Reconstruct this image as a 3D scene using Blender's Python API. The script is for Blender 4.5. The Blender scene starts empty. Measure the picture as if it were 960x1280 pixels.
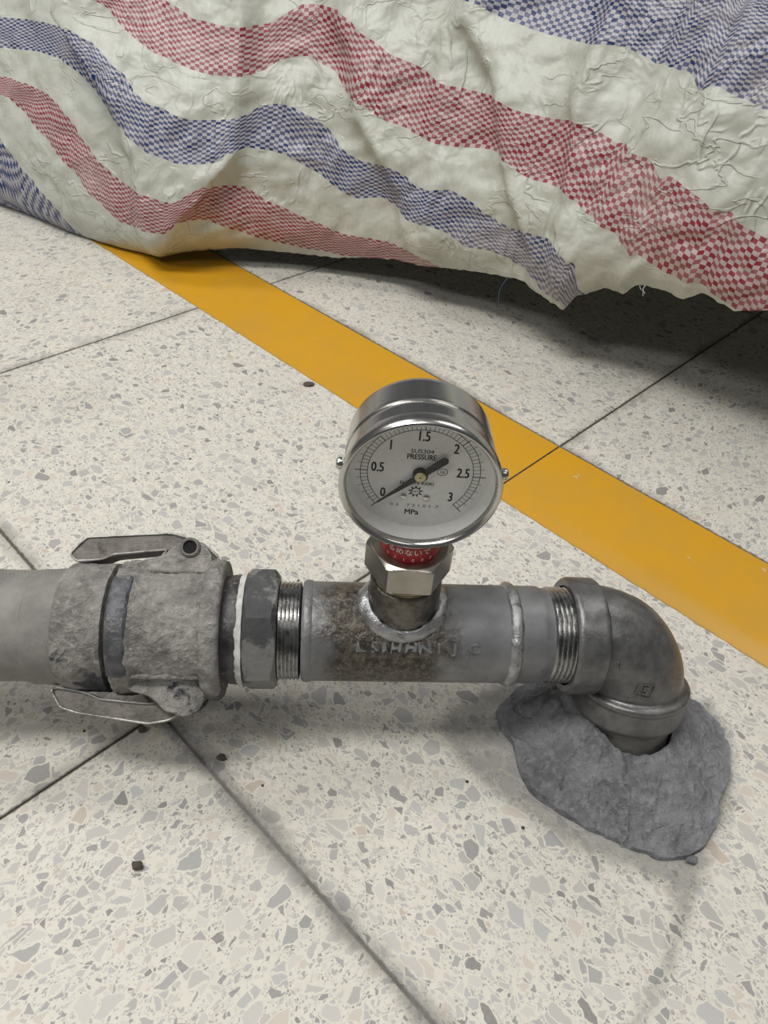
import bpy, bmesh, math, random
import numpy as np
from mathutils import Matrix, Vector, noise as mnoise
random.seed(4); rng = np.random.default_rng(4)
scene = bpy.context.scene
col = scene.collection

# ------------------------------------------------------------------ camera, world, lights, exposure
cam_data = bpy.data.cameras.new('camera')
cam = bpy.data.objects.new('camera', cam_data); col.objects.link(cam)
cam_data.sensor_fit = 'VERTICAL'; cam_data.sensor_height = 24.0
cam_data.lens = 950.0 / 1280.0 * 24.0
cam_data.clip_start = 0.01
CAM_R = ((0.99763743, -0.05156908, -0.04538929), (0.0, 0.66069762, -0.75065215), (0.06869903, 0.74887868, 0.65913668))
m4 = Matrix(CAM_R).to_4x4(); m4.translation = (0, 0, 0.443)
cam.matrix_world = m4
scene.camera = cam

world = bpy.data.worlds.new('world'); scene.world = world; world.use_nodes = True
bg = world.node_tree.nodes['Background']
bg.inputs[0].default_value = (0.90, 0.95, 1.0, 1); bg.inputs[1].default_value = 0.09

def area_light(name, loc, target, sx, sy, power, color):
    d = bpy.data.lights.new(name, 'AREA'); d.shape = 'RECTANGLE'; d.size = sx; d.size_y = sy
    d.energy = power; d.color = color
    o = bpy.data.objects.new(name, d); col.objects.link(o); o.location = loc
    o.rotation_euler = (Vector(target) - Vector(loc)).to_track_quat('-Z', 'Y').to_euler()
    return o
LAMP = (1.0, 0.98, 0.94)
for lx, ly, pw in ((-0.8, 0.1, 42), (-2.0, -0.9, 26), (1.1, -0.8, 9), (1.4, 1.2, 14), (-1.3, 1.5, 22)):
    area_light('ceiling_tube_light', (lx, ly, 2.55), (lx, ly+0.01, 0), 1.3, 0.5, pw, LAMP)

vs = scene.view_settings
vs.view_transform = 'Standard'; vs.look = 'None'; vs.gamma = 1.0; vs.use_curve_mapping = False
vs.exposure = 0.0
scene.cycles.use_denoising = True
# ------------------------------------------------------------------ material helpers
def srgb(r, g, b):
    f = lambda c: c/12.92 if c <= 0.04045 else ((c+0.055)/1.055)**2.4
    return (f(r/255), f(g/255), f(b/255), 1.0)

class NT:
    def __init__(s, name):
        s.m = bpy.data.materials.new(name); s.m.use_nodes = True
        s.t = s.m.node_tree; s.bsdf = s.t.nodes['Principled BSDF']; s.out = s.t.nodes['Material Output']
    def link(s, a, b): s.t.links.new(a, b)
    def put(s, sock, v):
        if isinstance(v, bpy.types.NodeSocket): s.link(v, sock)
        elif v is not None: sock.default_value = v
    def node(s, typ, **kw):
        n = s.t.nodes.new(typ)
        for k, v in kw.items(): setattr(n, k, v)
        return n
    def math(s, op, a, b=None, c=None, clamp=False):
        n = s.node('ShaderNodeMath', operation=op); n.use_clamp = clamp
        s.put(n.inputs[0], a); s.put(n.inputs[1], b)
        if c is not None: s.put(n.inputs[2], c)
        return n.outputs[0]
    def vmath(s, op, a, b=None):
        n = s.node('ShaderNodeVectorMath', operation=op); s.put(n.inputs[0], a); s.put(n.inputs[1], b); return n.outputs[0]
    def mix(s, f, a, b):
        n = s.node('ShaderNodeMix', data_type='RGBA'); s.put(n.inputs[0], f); s.put(n.inputs[6], a); s.put(n.inputs[7], b); return n.outputs[2]
    def noise(s, v, scale, detail=4, rough=0.55, dist=0.0):
        n = s.node('ShaderNodeTexNoise'); s.put(n.inputs['Vector'], v); n.inputs['Scale'].default_value = scale
        n.inputs['Detail'].default_value = detail; n.inputs['Roughness'].default_value = rough; n.inputs['Distortion'].default_value = dist
        return n.outputs[0]
    def noisec(s, v, scale, detail=2):
        n = s.node('ShaderNodeTexNoise'); s.put(n.inputs['Vector'], v); n.inputs['Scale'].default_value = scale; n.inputs['Detail'].default_value = detail
        return n.outputs[1]
    def voro(s, v, scale, feature='F1', rand=1.0):
        n = s.node('ShaderNodeTexVoronoi', feature=feature); s.put(n.inputs['Vector'], v); n.inputs['Scale'].default_value = scale
        n.inputs['Randomness'].default_value = rand; return n
    def ramp(s, f, stops, interp='LINEAR'):
        n = s.node('ShaderNodeValToRGB'); s.put(n.inputs[0], f); r = n.color_ramp; r.interpolation = interp
        while len(r.elements) < len(stops): r.elements.new(0.5)
        for e, (p, c) in zip(r.elements, stops): e.position = p; e.color = c if len(c) == 4 else (*c, 1)
        return n.outputs[0]
    def step(s, f, a, b):
        n = s.node('ShaderNodeMapRange'); n.interpolation_type = 'SMOOTHSTEP'; s.put(n.inputs[0], f)
        n.inputs[1].default_value = a; n.inputs[2].default_value = b; return n.outputs[0]
    def obj(s): return s.node('ShaderNodeTexCoord').outputs['Object']
    def sep(s, v):
        n = s.node('ShaderNodeSeparateXYZ'); s.put(n.inputs[0], v); return n.outputs
    def bump(s, h, strength=0.5, dist=0.001, normal=None):
        n = s.node('ShaderNodeBump'); s.put(n.inputs['Height'], h); n.inputs['Strength'].default_value = strength
        n.inputs['Distance'].default_value = dist; s.put(n.inputs['Normal'], normal); return n.outputs[0]
    def set(s, **kw):
        for k, v in kw.items(): s.put(s.bsdf.inputs[k.replace('_', ' ')], v)
        return s

def plain(name, c, rough=0.5, metal=0.0, spec=0.5):
    t = NT(name); v = t.obj(); n = t.noise(v, 300, 3)
    dark = tuple(x*0.8 for x in c[:3]) + (1,)
    t.set(Base_Color=t.mix(n, dark, c), Roughness=rough, Metallic=metal, Specular_IOR_Level=spec)
    return t.m

def mat_terrazzo():
    t = NT('terrazzo')
    inf = t.node('ShaderNodeObjectInfo')
    cmb = t.node('ShaderNodeCombineXYZ')
    t.put(cmb.inputs[0], t.math('MULTIPLY', inf.outputs['Random'], 37.0)); t.put(cmb.inputs[1], t.math('MULTIPLY', inf.outputs['Random'], 91.0))
    o = t.obj(); v = t.vmath('ADD', o, cmb.outputs[0])
    wob = t.vmath('SCALE', t.vmath('SUBTRACT', t.noisec(v, 160, 3), (0.5, 0.5, 0.5)), None)
    wob.node.inputs['Scale'].default_value = 0.0034
    vw = t.vmath('ADD', v, wob)
    cream = t.mix(t.noise(v, 55, 5), srgb(206, 202, 190), srgb(221, 218, 207))
    colr = cream
    stops = [(0.0, srgb(203, 199, 191)), (0.14, srgb(184, 181, 175)), (0.30, srgb(194, 191, 185)), (0.42, srgb(168, 166, 163)), (0.56, srgb(178, 177, 176)), (0.68, srgb(200, 191, 178)), (0.75, srgb(156, 155, 155)), (0.87, srgb(136, 135, 135)), (0.955, srgb(188, 174, 158)), (0.972, srgb(118, 116, 114))]
    for scale, present, tmin, tvar, rot in ((620, 0.55, 0.03, 0.18, 0.3), (330, 0.52, 0.04, 0.20, 1.1), (190, 0.50, 0.05, 0.20, 2.0), (125, 0.42, 0.07, 0.22, 0.7), (88, 0.20, 0.12, 0.22, 1.7)):
        mp = t.node('ShaderNodeMapping'); t.put(mp.inputs['Vector'], vw); mp.inputs['Rotation'].default_value = (0, 0, rot)
        mp.inputs['Scale'].default_value = (1.0, 0.74, 1.0); mp.inputs['Location'].default_value = (scale*0.013, 0.7, 0)
        f1 = t.voro(mp.outputs[0], scale); de = t.voro(mp.outputs[0], scale, 'DISTANCE_TO_EDGE')
        r, g, b = t.sep(f1.outputs['Color'])[:3]
        thr = t.math('MULTIPLY_ADD', g, tvar, tmin)
        dd = t.math('SUBTRACT', de.outputs['Distance'], thr)
        pres = t.math('LESS_THAN', b, present)
        chip = t.ramp(r, stops, 'CONSTANT')
        chip = t.mix(t.math('MULTIPLY', t.noise(v, 500, 5, 0.7), 0.42), chip, srgb(205, 202, 198))
        colr = t.mix(t.math('MULTIPLY', t.step(dd, -0.075, -0.045), pres), colr, cream)
        colr = t.mix(t.math('MULTIPLY', t.step(dd, -0.012, 0.02), pres), colr, chip)
    # dirt rubbed in along the joints and as loose patches
    ax = t.sep(t.vmath('ABSOLUTE', o)); mx = t.math('MAXIMUM', ax[0], ax[1])
    nz = t.noise(v, 45, 5, 0.65)
    jd = t.math('MULTIPLY', t.step(t.math('ADD', mx, t.math('MULTIPLY', nz, 0.026)), 0.230, 0.2455), t.step(t.noise(v, 9, 3), 0.38, 0.62))
    colr = t.mix(t.math('MULTIPLY', jd, 0.72), colr, srgb(140, 136, 128))
    edge2 = t.math('MULTIPLY', t.step(t.math('ADD', mx, t.math('MULTIPLY', t.noise(v, 220, 5, 0.7), 0.0055)), 0.2318, 0.2338), 0.75)
    colr = t.mix(edge2, colr, srgb(96, 92, 86))
    patch = t.math('MULTIPLY', t.step(t.noise(v, 6, 4, 0.6), 0.5, 0.72), 0.16)
    colr = t.mix(patch, colr, srgb(160, 152, 138))
    speck = t.voro(v, 70); sr = t.sep(speck.outputs['Color'])
    dot = t.math('MULTIPLY', t.math('LESS_THAN', speck.outputs['Distance'], 0.085), t.math('LESS_THAN', sr[1], 0.06))
    colr = t.mix(dot, colr, srgb(70, 66, 60))
    h = t.noise(v, 500, 4)
    t.set(Base_Color=colr, Roughness=t.math('MULTIPLY_ADD', nz, 0.2, 0.42), Specular_IOR_Level=0.35, Normal=t.bump(h, 0.18, 0.0004))
    return t.m

def mat_paint():
    t = NT('yellow_floor_paint'); v = t.obj(); n = t.noise(v, 14, 6, 0.65); n2 = t.noise(v, 120, 4, 0.7)
    c = t.mix(t.step(n, 0.35, 0.72), srgb(206, 152, 24), srgb(196, 148, 48))
    c = t.mix(t.math('MULTIPLY', t.step(n2, 0.62, 0.74), 0.35), c, srgb(178, 150, 92))
    u = t.node('ShaderNodeUVMap').outputs[0]; x, y, _ = t.sep(u)
    worn = t.math('MULTIPLY', t.step(t.math('ADD', x, t.math('MULTIPLY', t.math('SUBTRACT', n, 0.5), 0.25)), 0.26, 0.1), t.step(y, 0.42, 0.2))
    c = t.mix(t.math('MULTIPLY', worn, 0.75), c, srgb(203, 168, 108))
    ed = t.step(t.math('ADD', t.math('ABSOLUTE', t.math('SUBTRACT', x, 0.5)), t.math('MULTIPLY', t.math('SUBTRACT', n2, 0.5), 0.05)), 0.475, 0.5)
    c = t.mix(t.math('MULTIPLY', ed, 0.6), c, srgb(150, 128, 80))
    chipm = t.step(t.noise(v, 30, 5, 0.6), 0.69, 0.71)
    c = t.mix(t.math('MULTIPLY', chipm, 0.6), c, srgb(196, 186, 160))
    t.set(Base_Color=c, Roughness=0.48, Specular_IOR_Level=0.4, Normal=t.bump(n2, 0.15, 0.0004)); return t.m

def mat_tarp():
    t = NT('woven_tarp'); u = t.node('ShaderNodeUVMap').outputs[0]
    o = t.obj()
    x, y, _ = t.sep(u)                     # x in cells, y in cells
    wob = t.math('MULTIPLY', t.math('SUBTRACT', t.noise(o, 60, 3), 0.5), 0.9)
    xx = t.math('ADD', x, wob); yy = y
    fx = t.math('FLOOR', xx); fy = t.math('FLOOR', yy)
    chk = t.math('MODULO', t.math('ADD', t.math('ADD', fx, fy), 4000.0), 2.0)
    chk = t.math('GREATER_THAN', chk, 0.5)
    cell = t.node('ShaderNodeTexWhiteNoise'); cell.noise_dimensions = '2D'
    cb = t.node('ShaderNodeCombineXYZ'); t.put(cb.inputs[0], fx); t.put(cb.inputs[1], fy); t.put(cell.inputs['Vector'], cb.outputs[0])
    rnd = cell.outputs['Value']
    K = 1.65
    lo, hi = -80.0, 220.0
    P = lambda v: (v*K-lo)/(hi-lo)
    red, blue, wht = srgb(140, 36, 50), srgb(20, 50, 106), srgb(206, 210, 204)
    pos = t.math('DIVIDE', t.math('SUBTRACT', t.math('ADD', fy, 0.5), lo), hi-lo)
    band = t.ramp(pos, [(0.0, blue), (P(0), wht), (P(8), red), (P(19), wht), (P(29), blue), (P(40), wht), (P(49), red), (P(60), wht), (P(72), blue), (P(96), wht)], 'CONSTANT')
    isw = t.ramp(pos, [(0.0, (0,0,0)), (P(0), (1,1,1)), (P(8), (0,0,0)), (P(19), (1,1,1)), (P(29), (0,0,0)), (P(40), (1,1,1)), (P(49), (0,0,0)), (P(60), (1,1,1)), (P(72), (0,0,0)), (P(96), (1,1,1))], 'CONSTANT')
    weft = t.mix(0.34, srgb(208, 206, 204), band)
    c = t.mix(chk, weft, band)
    c = t.mix(t.math('MULTIPLY', rnd, 0.22), c, srgb(196, 186, 186))
    # worn, sun faded patches and dust
    fade = t.math('MULTIPLY', t.step(t.noise(o, 5.5, 4, 0.6), 0.52, 0.75), 0.45)
    c = t.mix(fade, c, srgb(203, 193, 182))
    wc = t.mix(t.step(t.noise(o, 18, 5, 0.6), 0.3, 0.75), srgb(204, 207, 198), srgb(182, 185, 172))
    thread = t.math('MULTIPLY', t.math('ABSOLUTE', t.math('SUBTRACT', t.math('FRACT', t.math('MULTIPLY', xx, 1.0)), 0.5)), 0.25)
    wc = t.mix(thread, wc, srgb(176, 178, 168))
    c = t.mix(isw, c, wc)
    dirt = t.math('MULTIPLY', t.step(t.noise(o, 26, 6, 0.7), 0.58, 0.8), 0.35)
    c = t.mix(dirt, c, srgb(168, 156, 132))
    # crinkles
    w1 = t.noise(o, 20, 3, 0.5, 0.3); w2 = t.voro(t.vmath('ADD', o, t.vmath('SCALE', t.noisec(o, 30, 3))), 26, 'DISTANCE_TO_EDGE')
    w2.inputs['Vector'].links[0].from_node.inputs[1].links[0].from_node.inputs['Scale'].default_value = 0.02
    cr1 = t.step(t.math('ABSOLUTE', t.math('SUBTRACT', t.noise(t.vmath('MULTIPLY', o, (1, 1, 0.45)), 16, 3, 0.5, 0.4), 0.5)), 0.03, 0.0)
    cr2 = t.step(t.math('ABSOLUTE', t.math('SUBTRACT', t.noise(t.vmath('MULTIPLY', o, (0.6, 0.6, 1.2)), 27, 3, 0.5, 0.6), 0.5)), 0.025, 0.0)
    crease = t.math('ADD', t.math('MULTIPLY', cr1, t.step(t.noise(o, 9, 2), 0.4, 0.6)), t.math('MULTIPLY', cr2, t.step(t.noise(o, 11, 2), 0.45, 0.65)))
    weave = t.math('MULTIPLY', t.math('ABSOLUTE', t.math('SUBTRACT', t.math('FRACT', xx), 0.5)), t.math('ABSOLUTE', t.math('SUBTRACT', t.math('FRACT', yy), 0.5)))
    n1 = t.bump(weave, 0.25, 0.0006)
    n2 = t.bump(t.math('ADD', w1, t.math('MULTIPLY', crease, 0.14)), 0.65, 0.014, n1)
    n3 = t.bump(t.noise(o, 85, 4, 0.6, 0.2), 0.22, 0.003, n2)
    t.set(Base_Color=c, Roughness=0.42, Specular_IOR_Level=0.45, Normal=n3)
    tr = t.node('ShaderNodeBsdfTranslucent'); t.put(tr.inputs[0], c); t.put(tr.inputs[1], n3)
    mx = t.node('ShaderNodeMixShader'); mx.inputs[0].default_value = 0.04
    t.link(t.bsdf.outputs[0], mx.inputs[1]); t.link(tr.outputs[0], mx.inputs[2]); t.link(mx.outputs[0], t.out.inputs[0])
    return t.m

def mat_pipe():
    t = NT('zinc_painted_pipe'); v = t.obj(); x, y, z = t.sep(v)
    n = t.noise(v, 40, 5, 0.6); n2 = t.noise(v, 260, 5, 0.65); sc = t.noise(t.vmath('MULTIPLY', v, (1.0, 0.25, 0.25)), 420, 3, 0.6)
    base = t.mix(t.step(n, 0.3, 0.7), srgb(116, 117, 119), srgb(140, 141, 143))
    scr = t.step(sc, 0.66, 0.72)
    base = t.mix(t.math('MULTIPLY', scr, 0.7), base, srgb(70, 68, 66))
    # oil stain on the hose side of the gauge socket
    xs = t.math('ADD', x, t.math('MULTIPLY', t.math('SUBTRACT', n, 0.5), 0.055))
    st = t.math('MULTIPLY', t.step(xs, 0.022, -0.006), t.step(xs, -0.078, -0.055))
    gran = t.step(n2, 0.36, 0.66)
    brown = t.mix(gran, srgb(44, 38, 32), srgb(106, 98, 86))
    c = t.mix(t.math('MULTIPLY', st, 0.95), base, brown)
    white = t.math('MULTIPLY', t.step(t.noise(v, 150, 5, 0.7), 0.62, 0.7), t.math('MULTIPLY', st, 0.5))
    c = t.mix(white, c, srgb(178, 176, 172))
    rough = t.math('ADD', t.math('MULTIPLY', st, -0.2), t.math('MULTIPLY_ADD', n2, 0.2, 0.36))
    hgt = t.math('ADD', t.math('MULTIPLY', n2, t.math('MULTIPLY_ADD', st, 2.2, 0.25)), t.math('MULTIPLY', n, 0.3))
    t.set(Base_Color=c, Metallic=0.35, Roughness=rough, Normal=t.bump(hgt, 0.5, 0.0016)); return t.m

def mat_metal(name, c1, c2, rough=0.35, metal=0.9, bump=0.2, scale=120, spots=None):
    t = NT(name); v = t.obj(); n = t.noise(v, scale, 5, 0.6); n2 = t.noise(v, scale*5, 4, 0.6)
    c = t.mix(t.step(n, 0.3, 0.7), c1, c2)
    if spots: c = t.mix(t.math('MULTIPLY', t.step(t.noise(v, scale*0.8, 6, 0.7), 0.56, 0.68), spots[1]), c, spots[0])
    t.set(Base_Color=c, Metallic=metal, Roughness=t.math('MULTIPLY_ADD', n, 0.22, rough-0.1), Normal=t.bump(t.math('ADD', n, t.math('MULTIPLY', n2, 0.5)), bump, 0.001)); return t.m

def mat_stainless():
    t = NT('brushed_stainless'); v = t.obj(); b = t.noise(t.vmath('MULTIPLY', v, (1, 0.05, 1)), 500, 3, 0.6); n = t.noise(v, 40, 4)
    c = t.mix(n, srgb(186, 184, 180), srgb(206, 204, 200))
    t.set(Base_Color=c, Metallic=1.0, Roughness=t.math('MULTIPLY_ADD', b, 0.12, 0.18), Normal=t.bump(t.math('ADD', b, n), 0.05, 0.0005)); return t.m

def mat_crust(name, c1, c2, c3, bare=None, bump=0.9, dist=0.003):
    t = NT(name); v = t.obj(); n = t.noise(v, 45, 6, 0.62); n2 = t.noise(v, 220, 6, 0.7); n3 = t.noise(v, 20, 4, 0.6)
    c = t.mix(t.step(n, 0.3, 0.7), c1, c2); c = t.mix(t.math('MULTIPLY', t.step(n2, 0.45, 0.7), 0.6), c, c3)
    rough = 0.85; metal = 0.0
    if bare:
        f = t.step(t.math('ADD', n3, t.math('MULTIPLY', n2, 0.25)), bare[1], bare[1]+0.06)
        c = t.mix(f, c, bare[0]); rough = t.math('MULTIPLY_ADD', f, -0.4, 0.85); metal = t.math('MULTIPLY', f, 0.5)
    t.set(Base_Color=c, Roughness=rough, Metallic=metal, Specular_IOR_Level=0.3, Normal=t.bump(t.math('ADD', n, t.math('MULTIPLY', n2, 0.55)), bump, dist)); return t.m

def mat_hose():
    t = NT('dusty_hose_fabric'); v = t.obj(); n = t.noise(v, 30, 5, 0.6); x, y, z = t.sep(v)
    w = t.node('ShaderNodeTexWave'); t.put(w.inputs[0], t.vmath('ADD', v, (0, 0, 0))); w.inputs['Scale'].default_value = 300; w.bands_direction = 'DIAGONAL'
    c = t.mix(t.step(n, 0.3, 0.7), srgb(124, 122, 119), srgb(154, 151, 147))
    dk = t.step(t.math('ADD', x, t.math('MULTIPLY', t.math('SUBTRACT', n, 0.5), 0.03)), 0.070, 0.046)
    c = t.mix(t.math('MULTIPLY', dk, 0.75), c, srgb(70, 72, 80))
    mud = t.step(t.noise(v, 90, 6, 0.7), 0.55, 0.72)
    c = t.mix(t.math('MULTIPLY', mud, 0.4), c, srgb(158, 153, 144))
    t.set(Base_Color=c, Roughness=0.8, Specular_IOR_Level=0.25, Normal=t.bump(t.math('ADD', t.math('MULTIPLY', w.outputs[1], 0.25), n), 0.35, 0.0015)); return t.m

def mat_smear():
    t = NT('mortar_film'); v = t.obj(); a = t.node('ShaderNodeAttribute'); a.attribute_name = 'fade'
    n = t.noise(v, 28, 6, 0.68, 0.8); n2 = t.noise(v, 130, 5, 0.7)
    f = t.math('ADD', a.outputs['Fac'], t.math('MULTIPLY', t.math('SUBTRACT', n, 0.5), 1.1))
    al = t.math('MULTIPLY', t.step(f, 0.3, 0.95), t.math('MULTIPLY_ADD', n2, 0.9, 0.1))
    c = t.mix(n2, srgb(140, 139, 138), srgb(168, 166, 162))
    t.set(Base_Color=c, Roughness=0.85, Alpha=t.math('MULTIPLY', al, 0.9), Specular_IOR_Level=0.2); return t.m

def mat_glass():
    t = NT('gauge_glass'); tr = t.node('ShaderNodeBsdfTransparent'); gl = t.node('ShaderNodeBsdfGlossy'); gl.inputs['Roughness'].default_value = 0.03
    lw = t.node('ShaderNodeLayerWeight'); lw.inputs[0].default_value = 0.5
    mx = t.node('ShaderNodeMixShader'); t.link(t.math('MULTIPLY_ADD', t.math('POWER', lw.outputs['Facing'], 4.0), 0.5, 0.010), mx.inputs[0]); t.link(tr.outputs[0], mx.inputs[1]); t.link(gl.outputs[0], mx.inputs[2])
    t.link(mx.outputs[0], t.out.inputs[0]); return t.m

M = dict(
    terrazzo=mat_terrazzo(), grout=plain('dirty_grout', srgb(112, 106, 97), 0.9), paint=mat_paint(), tarp=mat_tarp(), pipe=mat_pipe(),
    thread=mat_metal('cut_thread_steel', srgb(150, 150, 150), srgb(180, 180, 178), 0.26, 1.0, 0.1, 200),
    weld=mat_metal('weld_zinc', srgb(150, 151, 153), srgb(186, 187, 188), 0.34, 0.8, 0.8, 160, (srgb(60, 54, 48), 0.7)),
    socket=mat_metal('oily_socket', srgb(74, 68, 60), srgb(118, 113, 106), 0.32, 0.7, 0.5, 160, (srgb(48, 42, 36), 0.7)),
    elbow=mat_metal('cast_iron_elbow', srgb(100, 100, 100), srgb(126, 126, 126), 0.36, 0.6, 0.35, 110, (srgb(92, 84, 70), 0.4)),
    nut=mat_metal('nickel_nut', srgb(150, 146, 138), srgb(170, 166, 158), 0.30, 1.0, 0.06, 60),
    hexnut=mat_crust('scaled_dark_nut', srgb(72, 72, 74), srgb(92, 92, 93), srgb(84, 84, 85), (srgb(138, 138, 136), 0.52), 0.7, 0.002),
    neck=mat_metal('dark_scuffed_steel', srgb(62, 61, 62), srgb(96, 95, 95), 0.5, 0.5, 0.4, 120, (srgb(160, 158, 154), 0.7)),
    tape=mat_crust('white_thread_tape', srgb(196, 195, 191), srgb(214, 213, 209), srgb(150, 148, 144), None, 0.6, 0.002),
    crust=mat_crust('cement_crust', srgb(122, 120, 117), srgb(172, 169, 164), srgb(202, 198, 192), (srgb(78, 79, 84), 0.68), 1.0, 0.007),
    bare=mat_metal('bare_bluish_casting', srgb(74, 75, 79), srgb(108, 109, 113), 0.5, 0.5, 0.8, 130, (srgb(150, 147, 141), 0.85)),
    riser=mat_metal('dull_riser_steel', srgb(98, 98, 96), srgb(122, 121, 118), 0.5, 0.4, 0.3, 60, (srgb(64, 60, 54), 0.7)),
    lever=mat_metal('dusty_cast_lever', srgb(92, 88, 83), srgb(126, 122, 116), 0.6, 0.3, 0.7, 120, (srgb(64, 58, 52), 0.8)),
    leverrim=mat_metal('worn_lever_rim', srgb(128, 126, 122), srgb(178, 176, 172), 0.42, 0.6, 0.5, 90, (srgb(96, 92, 86), 0.85)),
    mortar=mat_crust('grey_mortar', srgb(110, 110, 114), srgb(146, 146, 150), srgb(170, 170, 173), None, 1.0, 0.006),
    hose=mat_hose(), smear=mat_smear(), stainless=mat_stainless(), glass=mat_glass(),
    dial=plain('dial_white', srgb(243, 243, 240), 0.5), ink=plain('black_ink', srgb(22, 22, 24), 0.5), black=plain('needle_black', srgb(20, 20, 22), 0.4),
    brass=mat_metal('pale_brass', srgb(178, 168, 132), srgb(200, 190, 156), 0.35, 0.6, 0.05, 200),
    red=plain('red_label', srgb(176, 22, 30), 0.4), white=plain('white_ink', srgb(232, 224, 220), 0.5),
    crumb=plain('dark_crumb', srgb(86, 80, 72), 0.9), brown=plain('brown_crumb', srgb(100, 88, 74), 0.9), blue_fibre=plain('blue_fibre', srgb(70, 92, 132), 0.6),
    dark=plain('hole_shade', srgb(20, 19, 18), 0.9),
)

# ------------------------------------------------------------------ object helpers (all geometry is given in world millimetres)
MINV = {}
def thing(name, label, cat, loc, rotz=0.0, group=None):
    o = bpy.data.objects.new(name, None); col.objects.link(o); o.empty_display_size = 0.02
    o.location = Vector(loc)*0.001; o.rotation_euler = (0, 0, rotz)
    o['label'] = label; o['category'] = cat
    if group: o['group'] = group
    MINV[o.name] = np.array((Matrix.Translation(o.location) @ Matrix.Rotation(rotz, 4, 'Z')).inverted())
    return o
def mesh(name, V, F, mat, parent=None, smooth=True, sharp=40, uv=None, label=None):
    V = np.asarray(V, float)*0.001
    inv = MINV.get(parent.name) if parent else None
    if inv is not None: V = V @ inv[:3, :3].T + inv[:3, 3]
    me = bpy.data.meshes.new(name); me.from_pydata(V.tolist(), [], [tuple(int(i) for i in f) for f in F])
    if uv is not None:
        l = me.uv_layers.new(name='UVMap'); idx = np.empty(len(me.loops), int); me.loops.foreach_get('vertex_index', idx)
        l.data.foreach_set('uv', np.asarray(uv, float)[idx].ravel())
    bm = bmesh.new(); bm.from_mesh(me); bmesh.ops.recalc_face_normals(bm, faces=bm.faces[:]); bm.to_mesh(me); bm.free()
    me.materials.append(mat)
    o = bpy.data.objects.new(name, me); col.objects.link(o)
    if parent:
        o.parent = parent
        if parent.name in MINV: MINV[o.name] = MINV[parent.name]
    if smooth:
        me.polygons.foreach_set('use_smooth', [True]*len(me.polygons)); me.set_sharp_from_angle(angle=math.radians(sharp))
    if label: o['label'] = label
    return o
def join(parts):
    V, F, k = [], [], 0
    for v, f in parts:
        v = np.asarray(v, float); V.append(v); F += [tuple(i+k for i in q) for q in f]; k += len(v)
    return np.vstack(V), F

HD = math.radians(1.98)
P = np.array([math.cos(HD), math.sin(HD), 0]); Q = np.array([-math.sin(HD), math.cos(HD), 0]); Zv = np.array([0, 0, 1.0])
P0 = np.array([38.046, 304.205, 78.0])
def A(s, q, z):                                      # assembly coordinates (along pipe, away, up from the axis) -> world mm
    s, q, z = np.broadcast_arrays(np.asarray(s, float), q, z)
    return P0 + s[..., None]*P + q[..., None]*Q + z[..., None]*Zv

def lathe(prof, n=64, origin=P0, ax=P, e1=Q, e2=Zv, closed=False, wob=None):
    """prof: (a, r) along the axis; closes solid when r = 0 at the ends"""
    prof = np.array(prof, float); th = np.linspace(0, 2*math.pi, n, endpoint=False)
    a = prof[:, 0][:, None]+0*th; r = prof[:, 1][:, None]+0*th
    if wob is not None: r = r + wob(a, th[None, :]+0*a)
    V = origin + a[..., None]*ax + (r*np.cos(th))[..., None]*e1 + (r*np.sin(th))[..., None]*e2
    V = V.reshape(-1, 3); F = []; k = len(prof)
    for i in range(k-1 if not closed else k):
        for j in range(n):
            i2 = (i+1) % k; F.append((i*n+j, i*n+(j+1) % n, i2*n+(j+1) % n, i2*n+j))
    if not closed:
        F.append(tuple(range(n))[::-1]); F.append(tuple((k-1)*n+j for j in range(n)))
    return V, F
def fill(prof, step=1.5):
    out = [prof[0]]
    for a, b in zip(prof, prof[1:]):
        m = max(1, int(math.hypot(b[0]-a[0], b[1]-a[1])/step))
        out += [(a[0]+(b[0]-a[0])*i/m, a[1]+(b[1]-a[1])*i/m) for i in range(1, m+1)]
    return out
def threads(a0, a1, r, pitch=2.3, depth=1.1):
    out = []; a = a0
    while a < a1-pitch*0.5:
        out += [(a, r-depth), (a+pitch*0.42, r), (a+pitch*0.58, r)]; a += pitch
    return out + [(a1, r-depth)]
def hexprism(a0, a1, rc, rot, origin, ax, e1, e2, chamfer=0.07, ch0=True, ch1=True, n=72):
    """hexagonal nut body with turned (chamfered) ends"""
    th = np.linspace(0, 2*math.pi, n, endpoint=False)
    ph = (th-rot+math.pi/6) % (math.pi/3)-math.pi/6
    rh = rc                                           # corner radius at ph=0
    apo = rc*math.cos(math.pi/6)
    rr = apo/np.cos(math.pi/6-np.abs(ph))
    rows = []
    def ring(a, r): rows.append(origin + a*ax + (r*np.cos(th))[:, None]*e1 + (r*np.sin(th))[:, None]*e2)
    d = rc-apo
    if ch0:
        ring(a0, np.full(n, apo*0.96)); ring(a0+0.01, np.minimum(rr, apo*0.98))
        for k in range(1, 7): ring(a0+d*0.62*k/6, np.minimum(rr, apo*0.98+(rc-apo*0.98)*k/6))
    else: ring(a0, rr)
    if ch1:
        for k in range(6, 0, -1): ring(a1-d*0.62*k/6, np.minimum(rr, apo*0.98+(rc-apo*0.98)*k/6))
        ring(a1-0.01, np.minimum(rr, apo*0.98)); ring(a1, np.full(n, apo*0.96))
    else: ring(a1, rr)
    V = np.vstack(rows); k = len(rows); F = []
    for i in range(k-1):
        for j in range(n): F.append((i*n+j, i*n+(j+1) % n, (i+1)*n+(j+1) % n, (i+1)*n+j))
    F.append(tuple(range(n))[::-1]); F.append(tuple((k-1)*n+j for j in range(n)))
    return V, F
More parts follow.
